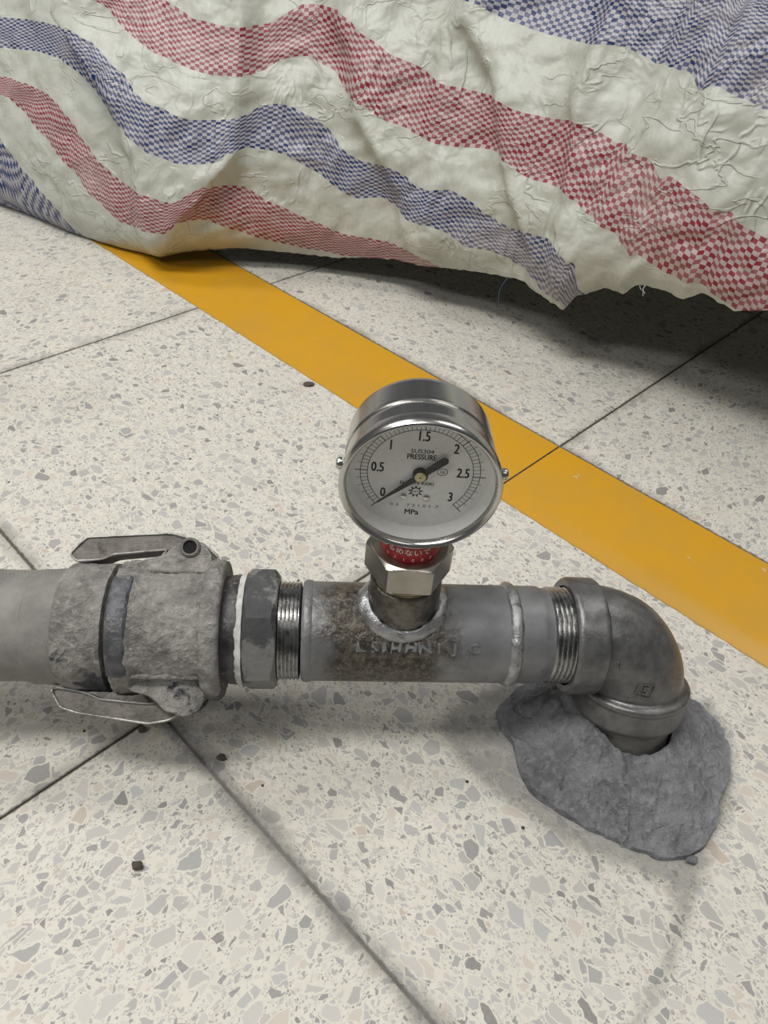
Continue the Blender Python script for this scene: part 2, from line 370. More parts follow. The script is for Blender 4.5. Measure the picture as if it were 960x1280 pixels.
def extrude(poly, o, ex, ey, ez, z0, z1):
    poly = np.array(poly, float); n = len(poly)
    b = o + poly[:, :1]*ex + poly[:, 1:]*ey
    V = np.vstack([b+z0*ez, b+z1*ez])
    F = [tuple(range(n))[::-1], tuple(range(n, 2*n))]+[(i, (i+1) % n, n+(i+1) % n, n+i) for i in range(n)]
    return V, F
def roundpoly(poly, r, k=4):
    poly = [np.array(p, float) for p in poly]; out = []; n = len(poly)
    for i in range(n):
        a, b, c = poly[i-1], poly[i], poly[(i+1) % n]
        rr = min(r, 0.45*np.linalg.norm(a-b), 0.45*np.linalg.norm(c-b))
        p0 = b+(a-b)/np.linalg.norm(a-b)*rr; p1 = b+(c-b)/np.linalg.norm(c-b)*rr
        for t in np.linspace(0, 1, k): out.append((1-t)**2*p0+2*t*(1-t)*b+t*t*p1)
    return [tuple(p) for p in out]
def tube(path, r, n=12, cap=True):
    path = np.array(path, float); r = np.broadcast_to(np.asarray(r, float), (len(path),))
    T = np.gradient(path, axis=0); T /= np.linalg.norm(T, axis=1)[:, None]
    ref = np.array([0, 0, 1.0]) if abs(T[0][2]) < 0.9 else np.array([0, 1.0, 0]); rows = []; th = np.linspace(0, 2*math.pi, n, endpoint=False)
    for p, t, rr in zip(path, T, r):
        u = np.cross(t, ref); u /= np.linalg.norm(u); w = np.cross(u, t); ref = w
        rows.append(p+rr*(np.cos(th)[:, None]*u+np.sin(th)[:, None]*w))
    V = np.vstack(rows); k = len(rows); F = [(i*n+j, i*n+(j+1) % n, (i+1)*n+(j+1) % n, (i+1)*n+j) for i in range(k-1) for j in range(n)]
    if cap: F += [tuple(range(n))[::-1], tuple((k-1)*n+j for j in range(n))]
    return V, F
def text2d(s, h, sx=1.0, bold=0.0):
    """flat filled letters, centred, cap height h (mm)"""
    c = bpy.data.curves.new('letters', 'FONT'); c.body = s; c.align_x = 'CENTER'; c.size = 1.0; c.offset = bold; c.resolution_u = 3
    o = bpy.data.objects.new('letters', c); col.objects.link(o)
    bpy.context.view_layer.update()
    dg = bpy.context.evaluated_depsgraph_get(); me = o.evaluated_get(dg).to_mesh()
    V = np.array([v.co[:2] for v in me.vertices]).reshape(-1, 2); F = [tuple(p.vertices) for p in me.polygons]
    o.evaluated_get(dg).to_mesh_clear(); bpy.data.objects.remove(o); bpy.data.curves.remove(c)
    V = V*(h/0.69); V[:, 0] = (V[:, 0]-(V[:, 0].min()+V[:, 0].max())/2)*sx; V[:, 1] -= h/2
    return V, F
def nz(p, scale, octv=3):
    return mnoise.fractal(Vector((float(p[0])*scale, float(p[1])*scale, float(p[2])*scale)), 0.9, 2.0, octv)
def roughen(V, amp, scale, octv=3, mask=None):
    """push points along the outward radial of the pipe axis"""
    V = np.array(V); rel = V-P0; s = rel@P; rad = rel-s[:, None]*P; L = np.linalg.norm(rad, axis=1)+1e-9
    d = np.array([nz(v, scale, octv) for v in V])*amp
    if mask is not None: d = d*mask(s)
    return V+rad/L[:, None]*d[:, None]

# ------------------------------------------------------------------ setting: floor, tiles
E1 = np.array([1, 1, 0])/math.sqrt(2); E2 = np.array([-1, 1, 0])/math.sqrt(2); I0 = np.array([-118.9, 291.4, 0]); TS = 462.8
def G(a, b, z=0.0): return I0 + a*E1 + b*E2 + np.array([0, 0, z])
floor_o = mesh('floor', [(-4000, -2500, -2), (4000, -2500, -2), (4000, 5000, -2), (-4000, 5000, -2), (-4000, -2500, -40), (4000, -2500, -40), (4000, 5000, -40), (-4000, 5000, -40)],
     [(0, 1, 2, 3), (7, 6, 5, 4), (0, 4, 5, 1), (1, 5, 6, 2), (2, 6, 7, 3), (3, 7, 4, 0)], M['grout'], smooth=False)
floor_o['kind'] = 'structure'
hw = TS/2-0.8; bv = 0.6
tv = []
for hx, z in ((hw, -2.0), (hw, -bv), (hw-bv, 0.0)): tv += [(-hx, -hx, z), (hx, -hx, z), (hx, hx, z), (-hx, hx, z)]
tf = [(8, 9, 10, 11)]+[(r*4+i, r*4+(i+1) % 4, r*4+4+(i+1) % 4, r*4+4+i) for r in (0, 1) for i in range(4)]
tile_me = bpy.data.meshes.new('tile'); tile_me.from_pydata((np.array(tv)*0.001).tolist(), [], tf); tile_me.materials.append(M['terrazzo'])
for i in range(-3, 5):
    for j in range(-3, 5):
        c = G((i+0.5)*TS, (j+0.5)*TS)
        if not (-1500 < c[0] < 1500 and -350 < c[1] < 2200): continue
        o = bpy.data.objects.new('tile', tile_me); col.objects.link(o); o.parent = floor_o
        o.location = Vector(c)*0.001; o.rotation_euler = (0, 0, math.radians(45)+random.choice((0, 1, 2, 3))*math.pi/2)

# cement dust trodden into the joint that runs towards the camera (a worn, patchy film)
V, F, fade = [], [], []
for i in range(121):
    b = 30-4.6*i
    off_ = 2.5*mnoise.noise(Vector((b*0.03, 3, 0)))
    for a, fd in ((-13, 0.0), (-6, 0.45), (-1.5, 0.72), (1.5, 0.72), (7, 0.5), (15, 0.0)):
        V.append(G(a*1.1+off_*(abs(a) > 3), b, 0.1)); fade.append(fd*min(1, i/8))
    if i: F += [((i-1)*6+j, i*6+j, i*6+j+1, (i-1)*6+j+1) for j in range(5)]
dust = mesh('dust_film', V, F, M['smear'], floor_o, smooth=False); dust['label'] = 'grey cement dust rubbed along a tile joint'
at = dust.data.attributes.new('fade', 'FLOAT', 'POINT'); at.data.foreach_set('value', fade)

# ------------------------------------------------------------------ yellow painted line (one thing, cut where the tile joints cross it)
line = thing('painted_line', 'yellow painted line running diagonally across the terrazzo floor', 'floor marking', G(407, 0))
for b0, b1 in ((-2*TS+0.9, -TS-0.9), (-TS+0.9, -0.9), (0.9, 3*TS-0.9)):      # the paint bridges the tight joints and cracks at the wide ones
    nb = int((b1-b0)/5)
    V, F, U = [], [], []
    for i in range(nb+1):
        b = b0+(b1-b0)*i/nb
        lo = 350+1.0*mnoise.noise(Vector((b*0.05, 1, 0)))+1.2*mnoise.noise(Vector((b*0.3, 5, 0))); hi = 461.3+0.5*mnoise.noise(Vector((b*0.2, 9, 0)))
        for a, z in ((lo, 0.02), (lo+0.3, 0.4), (hi-0.3, 0.4), (hi, 0.02)): V.append(G(a, b, z)); U.append(((a-350)/112, (b+1000)/2500))
        if i: F += [((i-1)*4+j, i*4+j, i*4+j+1, (i-1)*4+j+1) for j in range(3)]
    mesh('paint_strip', V, F, M['paint'], line, smooth=False, uv=U)
# ------------------------------------------------------------------ threaded steel tee pipe
pipe = thing('pipe', 'grey zinc pipe with oil-stained left half, welded socket and stamped letters', 'pipe', A(15, 0, -30), HD)
R0 = 30.2
V, F = lathe([(-63, 24), (-63, R0-0.6)]+[(x, R0) for x in np.arange(-62, 82, 2.0)]+[(82, R0-0.2), (83.5, R0-1.0), (88, R0-1.6), (88, 24)], 96)
mesh('body', V, F, M['pipe'], pipe)
V, F = lathe([(-77.5, 22)]+threads(-77.5, -64, 30.0)+[(-62.9, 22)], 72); mesh('thread', V, F, M['thread'], pipe, sharp=25)
V, F = lathe([(86, 22), (86, 28.4)]+threads(87, 107, 29.9, 2.9, 1.5)+[(107, 22)], 72); mesh('thread', V, F, M['thread'], pipe, sharp=25)
V, F = lathe(fill([(-62.6, 29.9), (-61.6, 30.9), (-59.5, 31.1), (-57.6, 30.7), (-56.6, 29.9)], 1.0), 96); V = roughen(V, 0.3, 0.25); mesh('end_ridge', V, F, M['pipe'], pipe)
V, F = lathe(fill([(59.5, 29.8), (61, 31.6), (63.5, 32.3), (66, 31.7), (67.8, 29.8)], 0.8), 96); V = roughen(V, 0.7, 0.16, 2); mesh('weld_bead', V, F, M['weld'], pipe)
# weld socket on top
PS = P0-3.5*P                                          # foot of the gauge stem on the pipe axis
V, F = lathe(fill([(22, 17), (24, 21), (38, 21), (50.5, 20.6), (51.5, 19.6), (51.5, 13)], 2), 64, PS, Zv, P, Q)
mesh('socket', V, F, M['socket'], pipe)
th = np.linspace(0, 2*math.pi, 120, endpoint=False)
rows = []
for rr, lift in ((20.5, 3.2), (21.5, 4.0), (23, 3.6), (24.8, 2.4), (26.6, 1.0), (27.6, -0.6)):
    w = 0.9*np.array([mnoise.fractal(Vector((math.cos(t)*4, math.sin(t)*4, rr*0.35)), 1.0, 2.0, 3) for t in th])
    r = rr+w*0.9; s = r*np.cos(th); q = R0*np.sin(r*np.sin(th)/R0)
    zz = (R0+lift+w*0.7)*np.cos(r*np.sin(th)/R0); q = q*(R0+lift)/R0; rows.append(A(s-3.5, q, zz))
V = np.vstack(rows); n = len(th); F = [(i*n+j, i*n+(j+1) % n, (i+1)*n+(j+1) % n, (i+1)*n+j) for i in range(len(rows)-1) for j in range(n)]
mesh('weld_fillet', V, F, M['weld'], pipe)
# raised, worn stamp along the side facing out
def on_pipe(V2, s0, ang0, r):
    V2 = np.array(V2); a = ang0 + V2[:, 1]/r
    return A(s0+V2[:, 0], -r*np.cos(a), r*np.sin(a))
def emboss(V2, F, place, r0, r1):
    """raised letters: top face at r1, wall down to r0"""
    cnt = {}
    for f in F:
        for a, b in zip(f, f[1:]+f[:1]): cnt[(a, b)] = cnt.get((a, b), 0)+1
    bd = [e for e in cnt if (e[1], e[0]) not in cnt]
    top, bot = place(V2, r1), place(V2, r0); n = len(V2)
    return np.vstack([top, bot]), list(F)+[(a, b, n+b, n+a) for a, b in bd]
parts = []
for ch, s in (('L', -28), ('S', -20.5), ('I', -14.5), ('H', -8), ('H', 0.5), ('N', 9), ('I', 17), ('J', 26), ('C', 38)):
    V2, F2 = text2d(ch, 5.6, 1.25, 0.03)
    if len(V2): parts.append(emboss(V2+0.55*rng.standard_normal(V2.shape)*(s < 20), F2, lambda v, r, s=s: on_pipe(v, s, math.radians(33), r), R0-0.4, R0+0.5))
V, F = join(parts); mesh('stamp', V, F, M['weld'], pipe, smooth=False, label='row of worn raised letters on the pipe side')

# ------------------------------------------------------------------ elbow
LEG = np.array([0.015047, -0.29899, -0.94632]); LEG -= (LEG@P)*P; LEG /= np.linalg.norm(LEG); BN = np.cross(P, LEG)
CR = A(150, 0, 0); BR = 36.0
elbow = thing('pipe_elbow', 'dark cast iron elbow turning down into the grey mortar', 'elbow', A(150, 0, -57), HD)
path = [CR-P*(BR+9)+P*t for t in np.linspace(0, 8, 5)]; frames = [(-LEG, BN)]*5
Oc = CR-BR*P+BR*LEG
for th_ in np.linspace(0, math.pi/2, 24):
    path.append(Oc+BR*(-LEG*math.cos(th_)+P*math.sin(th_))); frames.append((-LEG*math.cos(th_)+P*math.sin(th_), BN))
for t in np.linspace(1, 10, 4): path.append(CR+LEG*(BR+t)); frames.append((P, BN))
n = 72; tt = np.linspace(0, 2*math.pi, n, endpoint=False); rows = []
for c, (e1, e2) in zip(path, frames): rows.append(c+32.3*(np.cos(tt)[:, None]*e1+np.sin(tt)[:, None]*e2))
V = np.vstack(rows); F = [(i*n+j, i*n+(j+1) % n, (i+1)*n+(j+1) % n, (i+1)*n+j) for i in range(len(rows)-1) for j in range(n)]
V = V+np.array([[nz(v, 0.06, 2)*0.35]*3 for v in V])
mesh('bend', V, F, M['elbow'], elbow)
V, F = lathe(fill([(-44, 30.6), (-50.5, 31.0), (-51, 34.6), (-50, 35.6), (-48.5, 36.4), (-33.5, 36.2), (-32.2, 35.4), (-31.2, 33.4), (-30, 31.5)], 2), 96, CR, P, Q, Zv)
mesh('collar', V, F, M['elbow'], elbow)
V, F = lathe(fill([(28, 31.5), (30.5, 33.2), (31.5, 36.0), (32.6, 36.9), (34.6, 36.9), (36.2, 36.0), (50, 35.8), (52, 35.2), (52.8, 34.2), (52.8, 29)], 1.2), 96, CR, LEG, P, BN)
mesh('collar', V, F, M['elbow'], elbow)
def on_bend(v, r, th0, ph0):
    v = np.array(v); a = th0+v[:, 0]/BR; b = ph0+v[:, 1]/r
    e = -LEG*np.cos(a)[:, None]+P*np.sin(a)[:, None]
    return Oc+BR*e+(r*np.cos(b))[:, None]*e+(r*np.sin(b))[:, None]*BN
fr = [(-5.5, -5), (5.5, -5), (5.5, 5), (-5.5, 5)]; fi = [(-4.7, -4.2), (4.7, -4.2), (4.7, 4.2), (-4.7, 4.2)]
VB = np.cross(LEG, P)
sg = 1.0 if BN@np.array([0, -1, 0.3]) > 0 else -1.0
parts = []
V2 = np.array(fr+fi, float); F2 = [(i, (i+1) % 4, 4+(i+1) % 4, 4+i) for i in range(4)]
PH = sg*math.radians(91)
rot = lambda v, a: np.stack([v[:, 0]*math.cos(a)-v[:, 1]*math.sin(a), v[:, 0]*math.sin(a)+v[:, 1]*math.cos(a)], 1)
parts.append(emboss(rot(V2, 0.85), F2, lambda v, r: on_bend(v*[1, -sg], r, math.radians(59), PH), 32.0, 33.3))
t2, f2 = text2d('5', 5.5, 1.1, 0.02); parts.append(emboss(rot(t2, 0.85), f2, lambda v, r: on_bend(v*[1, -sg], r, math.radians(59), PH), 32.0, 33.3))
t2, f2 = text2d('2', 4.5, 1.0, 0.02); parts.append(emboss(rot(t2, 0.9), f2, lambda v, r: on_bend(v*[1, -sg], r, math.radians(17), PH-sg*0.1), 32.0, 33.2))
V, F = join(parts); mesh('cast_mark', V, F, M['elbow'], elbow, smooth=False, label='raised square mark cast into the bend')
# the riser pipe the elbow is screwed on
riser = thing('riser_pipe', 'short dull steel pipe between the elbow and the mortar', 'pipe', CR+LEG*88, 0)
V, F = lathe([(53.0, 24), (53.0, 30.2), (60, 30.2), (81, 30.2), (81, 24)], 72, CR, LEG, P, BN); mesh('riser_wall', V, F, M['riser'], riser)

# ------------------------------------------------------------------ mortar mound and its smears
MC = np.array([190.0, 284.0])
mound = thing('mortar_mound', 'rough grey mortar mound packed around the pipe in the floor', 'mortar', (MC[0], MC[1], 0))
outl = [(120, 316), (107, 298), (117, 275), (123, 243), (139, 230), (162, 218), (185, 207), (207, 203), (222, 209), (243, 243), (262, 281), (260, 300), (249, 314), (225, 335), (190, 342), (150, 335)]
oa = np.array([math.atan2(y-MC[1], x-MC[0]) for x, y in outl]); orr = np.array([math.hypot(x-MC[0], y-MC[1]) for x, y in outl]); k = np.argsort(oa); oa, orr = oa[k], orr[k]
n = 300; th = np.linspace(-math.pi, math.pi, n, endpoint=False)
Ro = np.interp(th, np.r_[oa-2*math.pi, oa, oa+2*math.pi], np.r_[orr, orr, orr]); ker = np.ones(7)/7
Ro = np.convolve(np.r_[Ro[-3:], Ro, Ro[:3]], ker, 'valid')
Ro = Ro+1.6*np.array([mnoise.fractal(Vector((math.cos(t)*6, math.sin(t)*6, 3)), 1, 2, 3) for t in th])
LB = (CR-LEG*(CR[2]/LEG[2]))[:2]                       # where the riser meets the floor plane
rows = []
for u in np.r_[-0.25, -0.12, 0.0, np.linspace(0.025, 0.975, 46), 0.99, 1.0]:
    row = []
    for t, ro in zip(th, Ro):
        d = np.array([math.cos(t), math.sin(t)])
        zr = 25+9*max(0, -d[0]*0.8+d[1]*0.2)+3*math.sin(t*2+0.6)+3*mnoise.noise(Vector((d[0]*3, d[1]*3, 1)))
        # rim: riser circle at rim height, slightly loose in front
        axp = CR+LEG*((CR[2]-zr)/-LEG[2]); ri = 31.0+max(0, -d[1])*3.2+1.3*mnoise.noise(Vector((d[0]*5, d[1]*5, 7)))
        inner = axp[:2]+d*ri; outer = MC+d*ro
        if u < 0: p = inner-d*0.6*(-u*4); z = zr-18*(-u*4)
        else:
            p = inner+(outer-inner)*u
            edge = 3.2+2.6*max(0, d[0])+1.0*mnoise.noise(Vector((d[0]*4, d[1]*4, 11)))
            z = zr*(1-u)**1.35*1.0+edge*u+5.5*math.sin(math.pi*min(1, u*1.15))*max(0, -d[1])*0.5
            z += (1.9 if d[0] < 0 else 1.2)*mnoise.fractal(Vector((p[0]*0.11, p[1]*0.11, 0)), 0.7, 2, 5)*(0.5+0.6*u)
            z += 0.9*mnoise.fractal(Vector((p[0]*0.35, p[1]*0.35, 2)), 0.7, 2, 3)*(1.3 if d[0] < 0.2 else 0.7)
            z -= 2.2*max(0, 0.12-abs(mnoise.noise(Vector((p[0]*0.05, p[1]*0.05, 8)))))/0.12*(1 if d[0] < 0.3 else 0.3)
            z += 6.0*max(0, mnoise.noise(Vector((p[0]*0.035+3, p[1]*0.035, 5))))
            z = max(z, 0.6)
        row.append((p[0], p[1], z))
    rows.append(row)
rows.append([(MC[0]+(p[0]-MC[0])*1.008, MC[1]+(p[1]-MC[1])*1.008, -0.2) for p in rows[-1]])
V = np.array(rows).reshape(-1, 3); nr = len(rows); F = [(i*n+j, i*n+(j+1) % n, (i+1)*n+(j+1) % n, (i+1)*n+j) for i in range(nr-1) for j in range(n)]
mesh('mound_body', V, F, M['mortar'], mound, sharp=60)
sm = [(118, 330), (75, 309), (63, 290), (66, 272), (80, 256), (95, 240), (130, 213), (164, 196), (192, 188), (194, 166), (172, 138), (146, 110), (158, 108), (186, 140), (206, 172), (224, 194), (256, 240), (274, 290), (268, 322)]
sa = np.array([math.atan2(y-MC[1], x-MC[0]) for x, y in sm])
def inside(p):
    c = False; j = len(sm)-1
    for i in range(len(sm)):
        (xi, yi), (xj, yj) = sm[i], sm[j]
        if (yi > p[1]) != (yj > p[1]) and p[0] < (xj-xi)*(p[1]-yi)/(yj-yi)+xi: c = not c
        j = i
    return c
def dist_edge(p):
    best = 1e9
    for i in range(len(sm)):
        a = np.array(sm[i-1], float); b = np.array(sm[i], float); t = np.clip(((p-a)@(b-a))/((b-a)@(b-a)), 0, 1); best = min(best, np.linalg.norm(a+t*(b-a)-p))
    return best
gx = np.arange(40, 310, 5.0); gy = np.arange(90, 345, 5.0); V, fade = [], []
for y in gy:
    for x in gx:
        p = np.array([x, y]); d = dist_edge(p)*(1 if inside(p) else -1)
        V.append((x, y, 0.12)); fade.append(min(1, max(0, 0.42+d/22.0)))
nx = len(gx); F = []
for j in range(len(gy)-1):
    for i in range(nx-1):
        q = (j*nx+i, j*nx+i+1, (j+1)*nx+i+1, (j+1)*nx+i)
        if max(fade[a] for a in q) > 0: F.append(q)
sm_o = mesh('mortar_smear', V, F, M['smear'], mound, smooth=False, label='thin grey mortar film wiped over the floor')
at = sm_o.data.attributes.new('fade', 'FLOAT', 'POINT'); at.data.foreach_set('value', fade)

# ------------------------------------------------------------------ adapter between coupling and pipe
adapter = thing('hex_adapter', 'dark scaled hexagonal adapter between the coupling and the pipe', 'pipe fitting', A(-88, 0, -35), HD)
V, F = hexprism(-97, -77.3, 38.6, math.radians(118), P0, P, Q, Zv); mesh('hex_nut', V, F, M['hexnut'], adapter, sharp=25)
V, F = lathe(fill([(-124, 24), (-124, 32.4), (-112, 32.6), (-109, 32.0), (-104, 32.8), (-100, 32.8), (-98, 32)], 2), 72); V = roughen(V, 0.5, 0.1); mesh('neck', V, F, M['neck'], adapter)
V, F = lathe(fill([(-101, 32.4), (-100, 33.3), (-97.6, 34.0), (-96.9, 34.6), (-96.6, 32)], 1), 72)
V = roughen(V, 1.4, 0.3); mesh('thread_tape', V, F, M['tape'], adapter, label='white thread tape squeezed out beside the nut')

# ------------------------------------------------------------------ cam lock coupling
coup = thing('cam_coupling', 'cement-crusted cam lock hose coupling with two folded levers', 'coupling', A(-140, 0, -42), HD)
def cw(a, t): return 0*a
V, F = lathe(fill([(-170.6, 30), (-171, 38.2), (-169.5, 40.0), (-159, 40.0), (-157, 38.6), (-150, 38.2), (-125, 38.4), (-119.5, 38.8), (-118, 38)], 1.1), 180)
V = roughen(V, 1.6, 0.05, 3); V = roughen(V, 0.8, 0.22, 3); mesh('body', V, F, M['crust'], coup, sharp=60)
V, F = lathe(fill([(-120, 34), (-119.6, 40.6), (-117.6, 42.2), (-112, 42.4), (-109.4, 41.2), (-108.6, 38.5), (-109.5, 33.5)], 1.4), 120)
V = roughen(V, 0.9, 0.09, 3); mesh('flange', V, F, M['crust'], coup, sharp=60)
TL = math.radians(33)
ER = math.cos(TL)*Q+math.sin(TL)*Zv; TN = -math.sin(TL)*Q+math.cos(TL)*Zv   # lever plane radial, and its normal towards the camera
def bevel(o, w=0.8, seg=2):
    m = o.modifiers.new('bevel', 'BEVEL'); m.width = w*0.001; m.segments = seg; m.limit_method = 'ANGLE'; m.angle_limit = math.radians(35)
for sgn in (1, -1):
    # a pair of cast ears carries each lever
    ear = roundpoly([(-166, 28), (-160, 38), (-147, 41), (-138, 50), (-127, 50.5), (-119, 44), (-116, 28)], 4)
    for z0, z1 in ((11.5, 17.5), (-17.5, -11.5)):
        v, f = extrude(ear, P0, P, sgn*ER, TN, z0, z1); o = mesh('ear', v, f, M['crust'], coup, sharp=40); bevel(o, 1.2)
    # cast step where the ears meet the round body
    a1 = [(s_, 0) for s_ in np.linspace(-166, -120, 24)]
    sp = [P0+s_*P+sgn*30.5*ER+23.6*TN for s_, _ in a1]
    v, f = tube(sp, 1.5+0.3*np.sin(np.arange(24)), 10); mesh('cast_step', v, f, M['crust'], coup)
    if sgn == 1: prof = [(-205, 42.5), (-196, 53), (-145.5, 57.2), (-137.9, 55.6), (-122.7, 49), (-114.5, 42), (-118, 35), (-145, 36), (-149.5, 41.8), (-146, 46.4), (-149.4, 46.2), (-179, 42.6), (-185, 39.4), (-200.4, 37.8)]
    else: prof = [(-206.3, 37.5), (-200, 47.3), (-190.5, 50.3), (-148.7, 56.4), (-137.4, 54.2), (-124.9, 47), (-116.6, 39.5), (-120.3, 33), (-143.8, 35.6), (-143.7, 44.0), (-149.7, 45.2), (-177.6, 42.8), (-187, 39), (-202.6, 36.4)]
    prof = roundpoly(prof, 2.0, 3)
    v, f = extrude(prof, P0, P, sgn*ER, TN, -9, 8.2); lev = mesh('lever', v, f, M['lever'], coup, sharp=40, label=('far' if sgn == 1 else 'near')+' cast locking lever')
    bevel(lev, 0.7)
    pr = np.array(prof); m = len(pr)
    # raised rim around the lever face
    path = [P0+a*P+sgn*b*ER+8.6*TN for a, b in pr]; cen = np.mean(path, axis=0)
    path = [p+(cen-p)/np.linalg.norm(cen-p)*0.6 for p in path]
    v, f = tube(path+path[:2], np.array([0.55+0.7*abs(mnoise.noise(Vector((i*0.37, sgn, 2))))*1.6 for i in range(len(path)+2)]), 8, cap=False); mesh('rim', v, f, M['leverrim'], lev, label='bright worn rim of the lever')
    hs_, hr_ = (-131.5, 46.2) if sgn == 1 else (-128, 41)
    hc = P0+hs_*P+sgn*hr_*ER
    if sgn == 1:
        v, f = lathe([(16.5, 6.4), (18.6, 6.0), (19.2, 5.0), (19.0, 4.2), (16.5, 4.2)], 32, hc, TN, P, ER, closed=True); mesh('pin_boss', v, f, M['lever'], lev, sharp=40)
        v, f = lathe([(16.9, 0.01), (16.9, 4.2), (17.8, 4.2), (17.8, 0.01)], 32, hc, TN, P, ER); mesh('pin_hole_shade', v, f, M['dark'], lev, label='black disc for the shade inside the lever pivot hole')  # solid black disc paints the shade of the pivot hole
    else:
        v, f = lathe(fill([(17.0, 0.01), (18.8, 5), (17.2, 10.5), (15, 11)], 1.5), 40, hc, TN, P, ER); v = roughen(v, 0.8, 0.15); mesh('pin_boss', v, f, M['crust'], lev)

# bare worn pad at the hose end of the body
th = np.linspace(math.radians(-48), math.radians(38), 40); rows = []
for s_, rr in ((-171, 36), (-170.6, 40.6), (-169.2, 41.5), (-160.8, 41.4), (-159.6, 40.4), (-159.2, 36)):
    rows.append(P0+s_*P+(rr*np.sin(th))[:, None]*ER+(rr*np.cos(th))[:, None]*TN)
m = len(th); v = np.vstack(rows); f = [(i*m+j, i*m+j+1, (i+1)*m+j+1, (i+1)*m+j) for i in range(len(rows)-1) for j in range(m-1)]
f += [tuple(i*m for i in range(len(rows))), tuple(i*m+m-1 for i in range(len(rows)))]
v = roughen(v, 0.6, 0.12, 3); mesh('pad', v, f, M['bare'], coup, label='bare bluish metal pad on the coupling body')

# ------------------------------------------------------------------ hose
hose = thing('hose', 'dusty grey fabric hose running off the left edge', 'hose', A(-300, 0, -34), HD)
ss = np.r_[np.linspace(-171.2, -330, 60), np.linspace(-335, -900, 60)]
zz = np.where(ss > -330, 0.0, -(78-34)*0.5*(1-np.cos(np.clip((-330-ss)/300, 0, 1)*math.pi)))
path = A(ss, 0*ss, zz); rr = 33.2+0.35*np.sin(ss*0.09)+0.5*np.exp(-((ss+215)/9)**2)
v, f = tube(path, rr, 64); v = roughen(v, 0.5, 0.03, 2); mesh('hose_tube', v, f, M['hose'], hose)
v, f = lathe(fill([(-203, 32), (-202, 35.2), (-199, 37.2), (-192, 37.8), (-176, 38.3), (-174, 38.2), (-173.4, 33)], 1.2), 160)
v = roughen(v, 0.9, 0.05, 4); v = roughen(v, 0.5, 0.25, 3); mesh('clamp_band', v, f, M['crust'], hose, sharp=60, label='cement-caked clamp band at the hose end')
v, f = lathe(fill([(-220, 32.6), (-219, 34.0), (-206, 34.6), (-202, 34.8), (-201.5, 32.6)], 1.6), 96); v = roughen(v, 0.8, 0.06, 3); mesh('hose_cuff', v, f, M['hose'], hose)
# ------------------------------------------------------------------ pressure gauge
GH = math.radians(-1.3)
GX = np.array([math.cos(GH), math.sin(GH), 0]); GY = np.array([-math.sin(GH), math.cos(GH), 0])
GZC = 130.4; GFRONT = -20.0; RB = 40.0
gauge = thing('pressure_gauge', 'round stainless pressure gauge with white dial standing on the pipe', 'pressure gauge', PS+Zv*51, GH)
GC = PS-0.1*GX+Zv*GZC
GS = 1.015                                             # overall size of the gauge head
def g3(x, y, d):                                       # dial plane coordinates: right, up, depth (away from viewer)
    x, y, d = np.broadcast_arrays(np.asarray(x, float), y, d)
    return GC+x[..., None]*GX*GS+y[..., None]*Zv*GS+d[..., None]*GY
f0 = GFRONT
V, F = lathe(fill([(f0+15.8, 36.2), (f0+9.8, 37.6), (f0+20, 37.6), (f0+21, 37.2), (f0+22, 37.2), (f0+22.6, 37.8), (f0+24, 37.8), (f0+42, 36.9), (f0+44, 36.0), (f0+45, 34), (f0+45, 0.01)], 2.0), 128, GC, GY, GX*GS, Zv*GS)
mesh('case', V, F, M['stainless'], gauge, sharp=35)
V, F = lathe([(f0+10, 37.4), (f0+9.2, 39.0), (f0+4, 39.8), (f0+1.6, 39.6), (f0+0.4, 38.9), (f0, 38.0), (f0+0.3, 37.2), (f0+1.2, 36.4), (f0+2.2, 36.1), (f0+4.4, 36.0), (f0+4.6, 37.0)], 128, GC, GY, GX*GS, Zv*GS, closed=True)
mesh('bezel', V, F, M['stainless'], gauge, sharp=35)
V, F = lathe([(f0+13.6, 0.01), (f0+13.6, 35.6), (f0+14.4, 35.6), (f0+14.4, 0.01)], 96, GC, GY, GX*GS, Zv*GS); dial = mesh('dial', V, F, M['dial'], gauge, sharp=30)
V, F = lathe([(f0+4.4, 36.05), (f0+13.9, 35.3), (f0+13.9, 36.0), (f0+4.4, 36.6)], 96, GC, GY, GX*GS, Zv*GS, closed=True); mesh('dial_wall', V, F, M['dial'], gauge, sharp=30)
V, F = lathe([(f0+2.4, 0.01), (f0+2.4, 36.0), (f0+4.2, 36.0), (f0+4.2, 0.01)], 96, GC, GY, GX*GS, Zv*GS); mesh('glass', V, F, M['glass'], gauge, sharp=30)
DD = f0+13.55
def ringpoly(r0, r1, a0, a1, n=90):
    a = np.linspace(a0, a1, n+1); V = np.vstack([np.stack([r0*np.sin(a), r0*np.cos(a)], 1), np.stack([r1*np.sin(a), r1*np.cos(a)], 1)])
    return V, [(i, i+1, n+2+i, n+1+i) for i in range(n)]
D135 = math.radians(135)
parts = [ringpoly(25.9, 26.25, -D135, D135), ringpoly(29.4, 29.75, -D135, D135)]
for k in range(61):
    a = -D135+2*D135*k/60; w = 0.26 if k % 10 else 0.5; r1 = 29.6
    if k % 2 == 0: r1 = 31.6
    if k % 10 == 0: r1 = 32.4
    d = np.array([math.sin(a), math.cos(a)]); t = np.array([d[1], -d[0]])*w/2
    parts.append((np.array([d*26-t, d*26+t, d*r1+t, d*r1-t]), [(0, 1, 2, 3)]))
V, F = join([(g3(v[:, 0], v[:, 1], DD), f) for v, f in parts]); mesh('scale_marks', V, F, M['ink'], dial, smooth=False)
